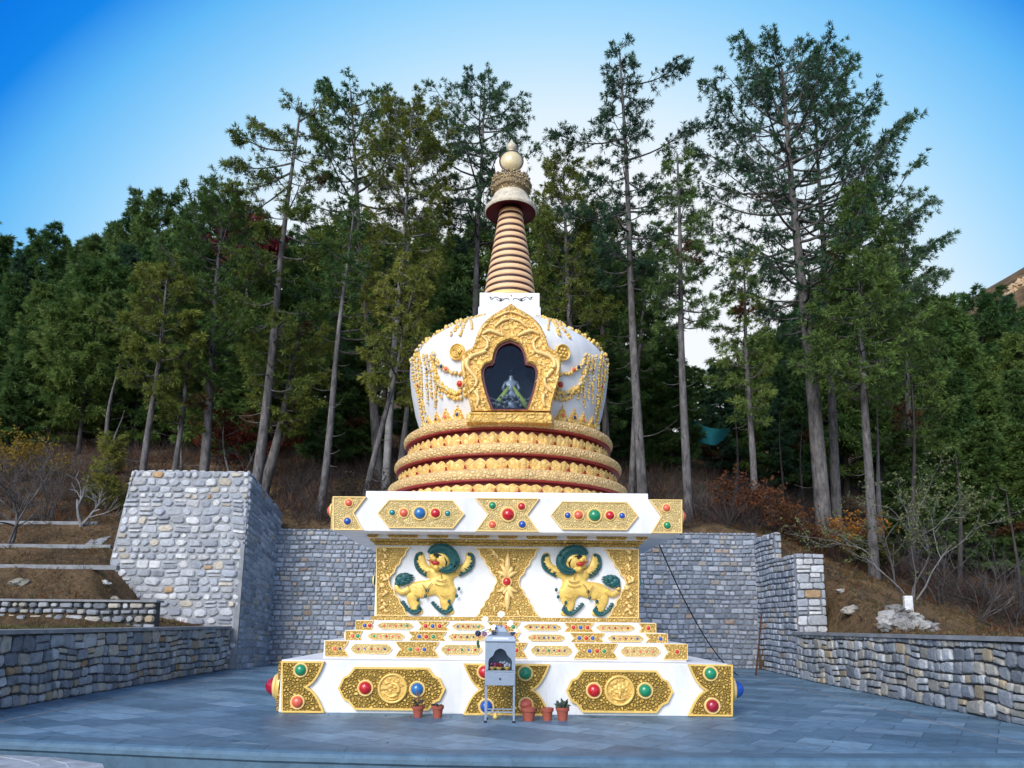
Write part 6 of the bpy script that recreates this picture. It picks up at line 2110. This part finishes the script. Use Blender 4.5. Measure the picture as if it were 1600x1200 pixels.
RUST, GOLD_, DRYG = ((.10, .045, .020), (.20, .085, .032)), ((.28, .14, .02), (.42, .26, .04)), ((.10, .13, .05), (.22, .24, .11))
GREY = ((.09, .08, .085), (.17, .15, .16))
SP = ('branches', 'leaves')
_sh = [
    (20, 795, 27.6, dict(H=3.6, spread=.8, stems=12, levels=4, r0=.028, mat='bark', wild=.6), 'big leafless purple grey bush at the left edge above the terraces', 'bare bush'),
    (70, 800, 28.2, dict(H=3.2, spread=.8, stems=11, levels=4, r0=.026, mat='bark', wild=.6), 'leafless grey bush between the left edge bush and the small bare tree', 'bare bush'),
    (122, 832, 26.8, dict(H=2.5, spread=.5, stems=3, levels=3, r0=.07, mat='bark_pale', wild=.55), 'small forked bare tree with pale trunk on the top terrace', 'bare tree'),
    (12, 858, 25.0, dict(H=3.2, spread=.3, stems=2, levels=3, r0=.06, mat='bark', wild=.5), 'thin bare sapling at the far left of the third terrace', 'bare tree'),
    (25, 735, 33, dict(H=3.0, spread=.9, stems=9, levels=3, r0=.03, leaf=GOLD_, leafn=1500, leafs=.11), 'yellow leaved bush on the upper left edge under the dark pines', 'bush'),
    (1160, 820, 28, dict(H=2.4, spread=.8, stems=9, levels=3, r0=.02, leaf=RUST, leafn=900, leafs=.12), 'rust orange dry bush behind the right end of the back wall', 'bush'),
    (1215, 840, 27.5, dict(H=1.9, spread=.8, stems=9, levels=3, r0=.02, leaf=RUST, leafn=800, leafs=.12), 'rust brown bush above the step in the return wall', 'bush'),
    (1258, 858, 27.2, dict(H=1.5, spread=.9, stems=9, levels=3, r0=.02, leaf=RUST, leafn=700, leafs=.10), 'low rust brown bush above the stone pier', 'bush'),
    (1345, 880, 28.2, dict(H=2.3, spread=.7, stems=8, levels=3, r0=.025, leaf=GOLD_, leafn=1100, leafs=.13), 'golden yellow leaved bush between the thick trunks and the pale bare trunk', 'bush'),
    (1352, 895, 27.6, dict(H=1.4, spread=.8, stems=8, levels=3, r0=.02, leaf=((.05, .06, .015), (.11, .11, .02)), leafn=1000, leafs=.12), 'low olive bush below the golden bush', 'bush'),
    (1405, 935, 25.2, dict(H=4.2, spread=.2, stems=2, levels=4, r0=.035, mat='bark', leaf=DRYG, leafn=260, leafs=.10, wild=.5), 'pale upright sapling with few leaves on the mound behind the rubble', 'sapling'),
    (1425, 942, 24.8, dict(H=4.3, spread=.45, stems=4, levels=4, r0=.03, mat='bark_pale', leaf=DRYG, leafn=800, leafs=.11, wild=.5), 'pale green leaved sapling with long bending stems, right of the rubble', 'sapling'),
    (1470, 950, 25.6, dict(H=4.0, spread=.6, stems=4, levels=4, r0=.028, mat='bark', wild=.5), 'leafless pale sapling with bending stems on the right slope of the mound', 'sapling'),
    (1530, 960, 25.8, dict(H=3.4, spread=.9, stems=12, levels=4, r0=.024, mat='bark', wild=.6), 'leafless purple grey thicket under the dark right pines', 'bare bush'),
    (1585, 965, 24.6, dict(H=3.2, spread=.8, stems=9, levels=4, r0=.024, mat='bark_dark', wild=.6), 'dark leafless bush at the right edge behind the low wall', 'bare bush'),
    (366, 735, 32, dict(H=5.0, spread=.35, stems=3, levels=4, r0=.06, mat='bark', leaf=((.09, .025, .012), (.19, .06, .02)), leafn=1300, leafs=.16), 'small tree with red brown dead leaves behind the buttress right top', 'small tree'),
    (470, 800, 29, dict(H=2.2, spread=.9, stems=10, levels=4, r0=.02, mat='bark_dark', wild=.6), 'dark leafless bush right of the buttress over the back wall', 'bare bush'),
    (560, 800, 29, dict(H=2.0, spread=.9, stems=10, levels=3, r0=.02, mat='bark_dark', leaf=((.05, .04, .02), (.10, .06, .03)), leafn=300, leafs=.1, wild=.6), 'dry brown bush left of the cornice over the back wall', 'bush'),
    (1110, 815, 28.6, dict(H=2.0, spread=.9, stems=10, levels=4, r0=.02, mat='bark', wild=.6), 'leafless grey bush right of the skirted pine trunk', 'bare bush'),
    (250, 735, 32, dict(H=1.6, spread=.9, stems=9, levels=3, r0=.02, leaf=RUST, leafn=500, leafs=.12), 'low rust bush between the three pines over the buttress', 'bush'),
]
for i, (px, py, Y, kw, lab, cat) in enumerate(_sh):
    p = P(px, py, Y)
    g_ = Vector((p.x, p.y, ground(p.x, p.y)))
    put(cat.replace(' ', '_'), g_, shrub(300 + i, **kw), lab, cat, None, 0, 1, SP)
p = P(168, 765, 29.5); zg = ground(p.x, p.y)
put('young_pine', Vector((p.x, p.y, zg)), pine(401, max(1.8, P(172, 690, 29.5).z - zg), .03, .75, prof='cone', nbr=44, tw=11, nb=8, bl=.17, bw=.022, green='yellow', r0=.05, up=(.1, .9)), 'bright yellow green young pine left of the buttress', 'young pine')
# turquoise cloth hung far back in the wood
m_ = simple('turquoise_cloth', (.02, .26, .30), .8, 0, .2, 12, .2, 4.)
a, b_ = P(1072, 648, 39), P(1140, 668, 39)
mb = MB(); vs = []
for i in range(13):
    u = i / 12
    for j in range(6):
        w_ = j / 5; p = a.lerp(b_, u)
        vs.append((p.x, p.y + .35 * math.sin(u * 9) * w_ + w_ * .5, p.z - .35 * math.sin(PI * u) - w_ * .9 * (.4 + .6 * math.sin(PI * u))))
mb.add(vs, [(i * 6 + j, i * 6 + 6 + j, i * 6 + 7 + j, i * 6 + 1 + j) for i in range(12) for j in range(5)])
tag(mb.build('tarpaulin', m_, smooth=True), 'turquoise cloth hanging among the trees far behind the back wall', 'tarpaulin')
# crag on the far hill, its sunlight put into the tan rock colour
for px, py, r_, lab in ((1588, 454, 2.2, 'rocky crag coloured sunlit tan on top of the far right hill'), (1606, 444, 3.2, 'higher crag coloured sunlit tan, cut by the right edge on the far hill')):
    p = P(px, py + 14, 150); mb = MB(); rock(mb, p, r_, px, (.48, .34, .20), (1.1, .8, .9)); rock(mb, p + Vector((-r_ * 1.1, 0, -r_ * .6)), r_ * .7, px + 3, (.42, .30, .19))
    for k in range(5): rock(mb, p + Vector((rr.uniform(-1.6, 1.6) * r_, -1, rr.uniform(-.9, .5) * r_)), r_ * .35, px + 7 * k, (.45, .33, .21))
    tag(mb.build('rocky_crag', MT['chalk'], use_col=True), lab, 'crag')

# ---- dry undergrowth on the slope
rs = np.random.RandomState(9)
C, Dn, Ls, Cl = [], [], [], []
rr = random.Random(12)
pal_u = [np.array(c) for c in ((.10, .06, .035), (.13, .085, .055), (.17, .075, .025), (.075, .065, .055), (.06, .065, .03), (.20, .10, .03))]
n_u = 0
while n_u < 20000:
    y = 19 + 46 * rr.random() ** 1.5; x = rr.uniform(-1, 1) * (10 + y * .72)
    if (XL - .9 < x < XR + .9 and y < YBK + 1.0): continue
    if x < -9 and y < 28 and rr.random() < .85: continue
    if 9 < x < 15 and y < 25 and rr.random() < .8: continue
    z = terr_full(x, y)
    nzv = noise.noise(Vector((x * .15, y * .15, 1.)))
    c = pal_u[int((nzv + .5) * 2.2 + rr.random() * 3.2) % 6] * rr.uniform(.7, 1.6)
    h = rr.uniform(.3, .9) * (1 if y > 27 else .45)
    C.append((x, y, z - .03)); Dn.append((rr.uniform(-.4, .4), rr.uniform(-.4, .4), 1)); Ls.append(h); Cl.append(c); n_u += 1
n_b = 0                     # dark tangled brushwood among it
while n_b < 5500:
    y = 26.5 + 24 * rr.random() ** 1.6; x = rr.uniform(-1, 1) * (8 + y * .72)
    if x > 9 and y < 27 or x < -9 and y < 30: continue
    c = np.array((.062, .050, .046)) * rr.uniform(.5, 1.5)
    C.append((x, y, terr_full(x, y) - .03)); Dn.append((rr.uniform(-.7, .7), rr.uniform(-.7, .7), 1)); Ls.append(rr.uniform(.7, 1.7)); Cl.append(c); n_b += 1
V, T, cl = blades(np.array(C), np.array(Dn), np.array(Ls), np.full(len(C), .018), 9, .5, np.array(Cl), rs, .15, .3)
tag(link('undergrowth', mesh_np('undergrowth', V, T, MT['leaves'], cl)), 'dry brown undergrowth covering the wooded slope', 'undergrowth', kind='stuff')
# short dry grass on the terraces and the mound
C, Dn, Ls, Cl = [], [], [], []
while len(C) < 16000:
    if rr.random() < .55: x, y = rr.uniform(-24, -9.2), rr.uniform(14, 28.5)
    else: x, y = rr.uniform(8.9, 22), rr.uniform(18, 28)
    if XL < x < 9.3 and y < 26.5: continue
    nzv = noise.noise(Vector((x * .5, y * .5, 5.)))
    if nzv < -.15: continue
    z = terr_full(x, y)
    g_ = np.array((.27, .19, .095)) if rr.random() < .8 else np.array((.09, .10, .03))
    if x < -9.2 and y < 19.5: g_ = np.array((.20, .17, .08)) if rr.random() < .6 else np.array((.08, .11, .03))
    C.append((x, y, z - .01)); Dn.append((rr.uniform(-.3, .3), rr.uniform(-.3, .3), 1)); Ls.append(rr.uniform(.06, .18)); Cl.append(g_ * rr.uniform(.6, 1.2))
V, T, cl = blades(np.array(C), np.array(Dn), np.array(Ls), np.full(len(C), .012), 7, .6, np.array(Cl), rs, .2, .3)
tag(link('grass', mesh_np('grass', V, T, MT['leaves'], cl)), 'short dry grass on the terraces and the mound', 'grass', kind='stuff')
# fallen leaves on the paving
rr = random.Random(44)
mb = MB()
lc = [(.20, .10, .03), (.30, .17, .05), (.14, .07, .03), (.25, .20, .08), (.10, .08, .05)]
for _ in range(170):
    t_ = rr.random()
    if t_ < .45: x, y = (XL + .1 + abs(rr.gauss(0, .5)), rr.uniform(12, 25)) if rr.random() < .5 else (XR - .1 - abs(rr.gauss(0, .5)), rr.uniform(12, 25))
    elif t_ < .65: x, y = rr.uniform(-4, 4), YB - abs(rr.gauss(0, .25)) - .05
    else: x, y = rr.uniform(-8, 8), rr.uniform(9.8, 25)
    if abs(x - X0) < hb and y > YB: continue
    s = rr.uniform(.018, .045); a = rr.uniform(0, 6.28); mb.col = tuple(q * rr.uniform(.7, 1.2) for q in rr.choice(lc))
    ca, sa = math.cos(a), math.sin(a)
    pts = [(-1, 0, .004), (-.2, -.5, .012), (1, 0, .006 + rr.random() * .02), (-.2, .5, .010)]
    mb.add([(x + s * (u * ca - v * sa), y + s * (u * sa + v * ca), z) for u, v, z in pts], [(0, 1, 2), (0, 2, 3)])
tag(mb.build('fallen_leaves', MT['leaves'], use_col=True), 'scattered dry fallen leaves on the paving', 'leaves', kind='stuff')
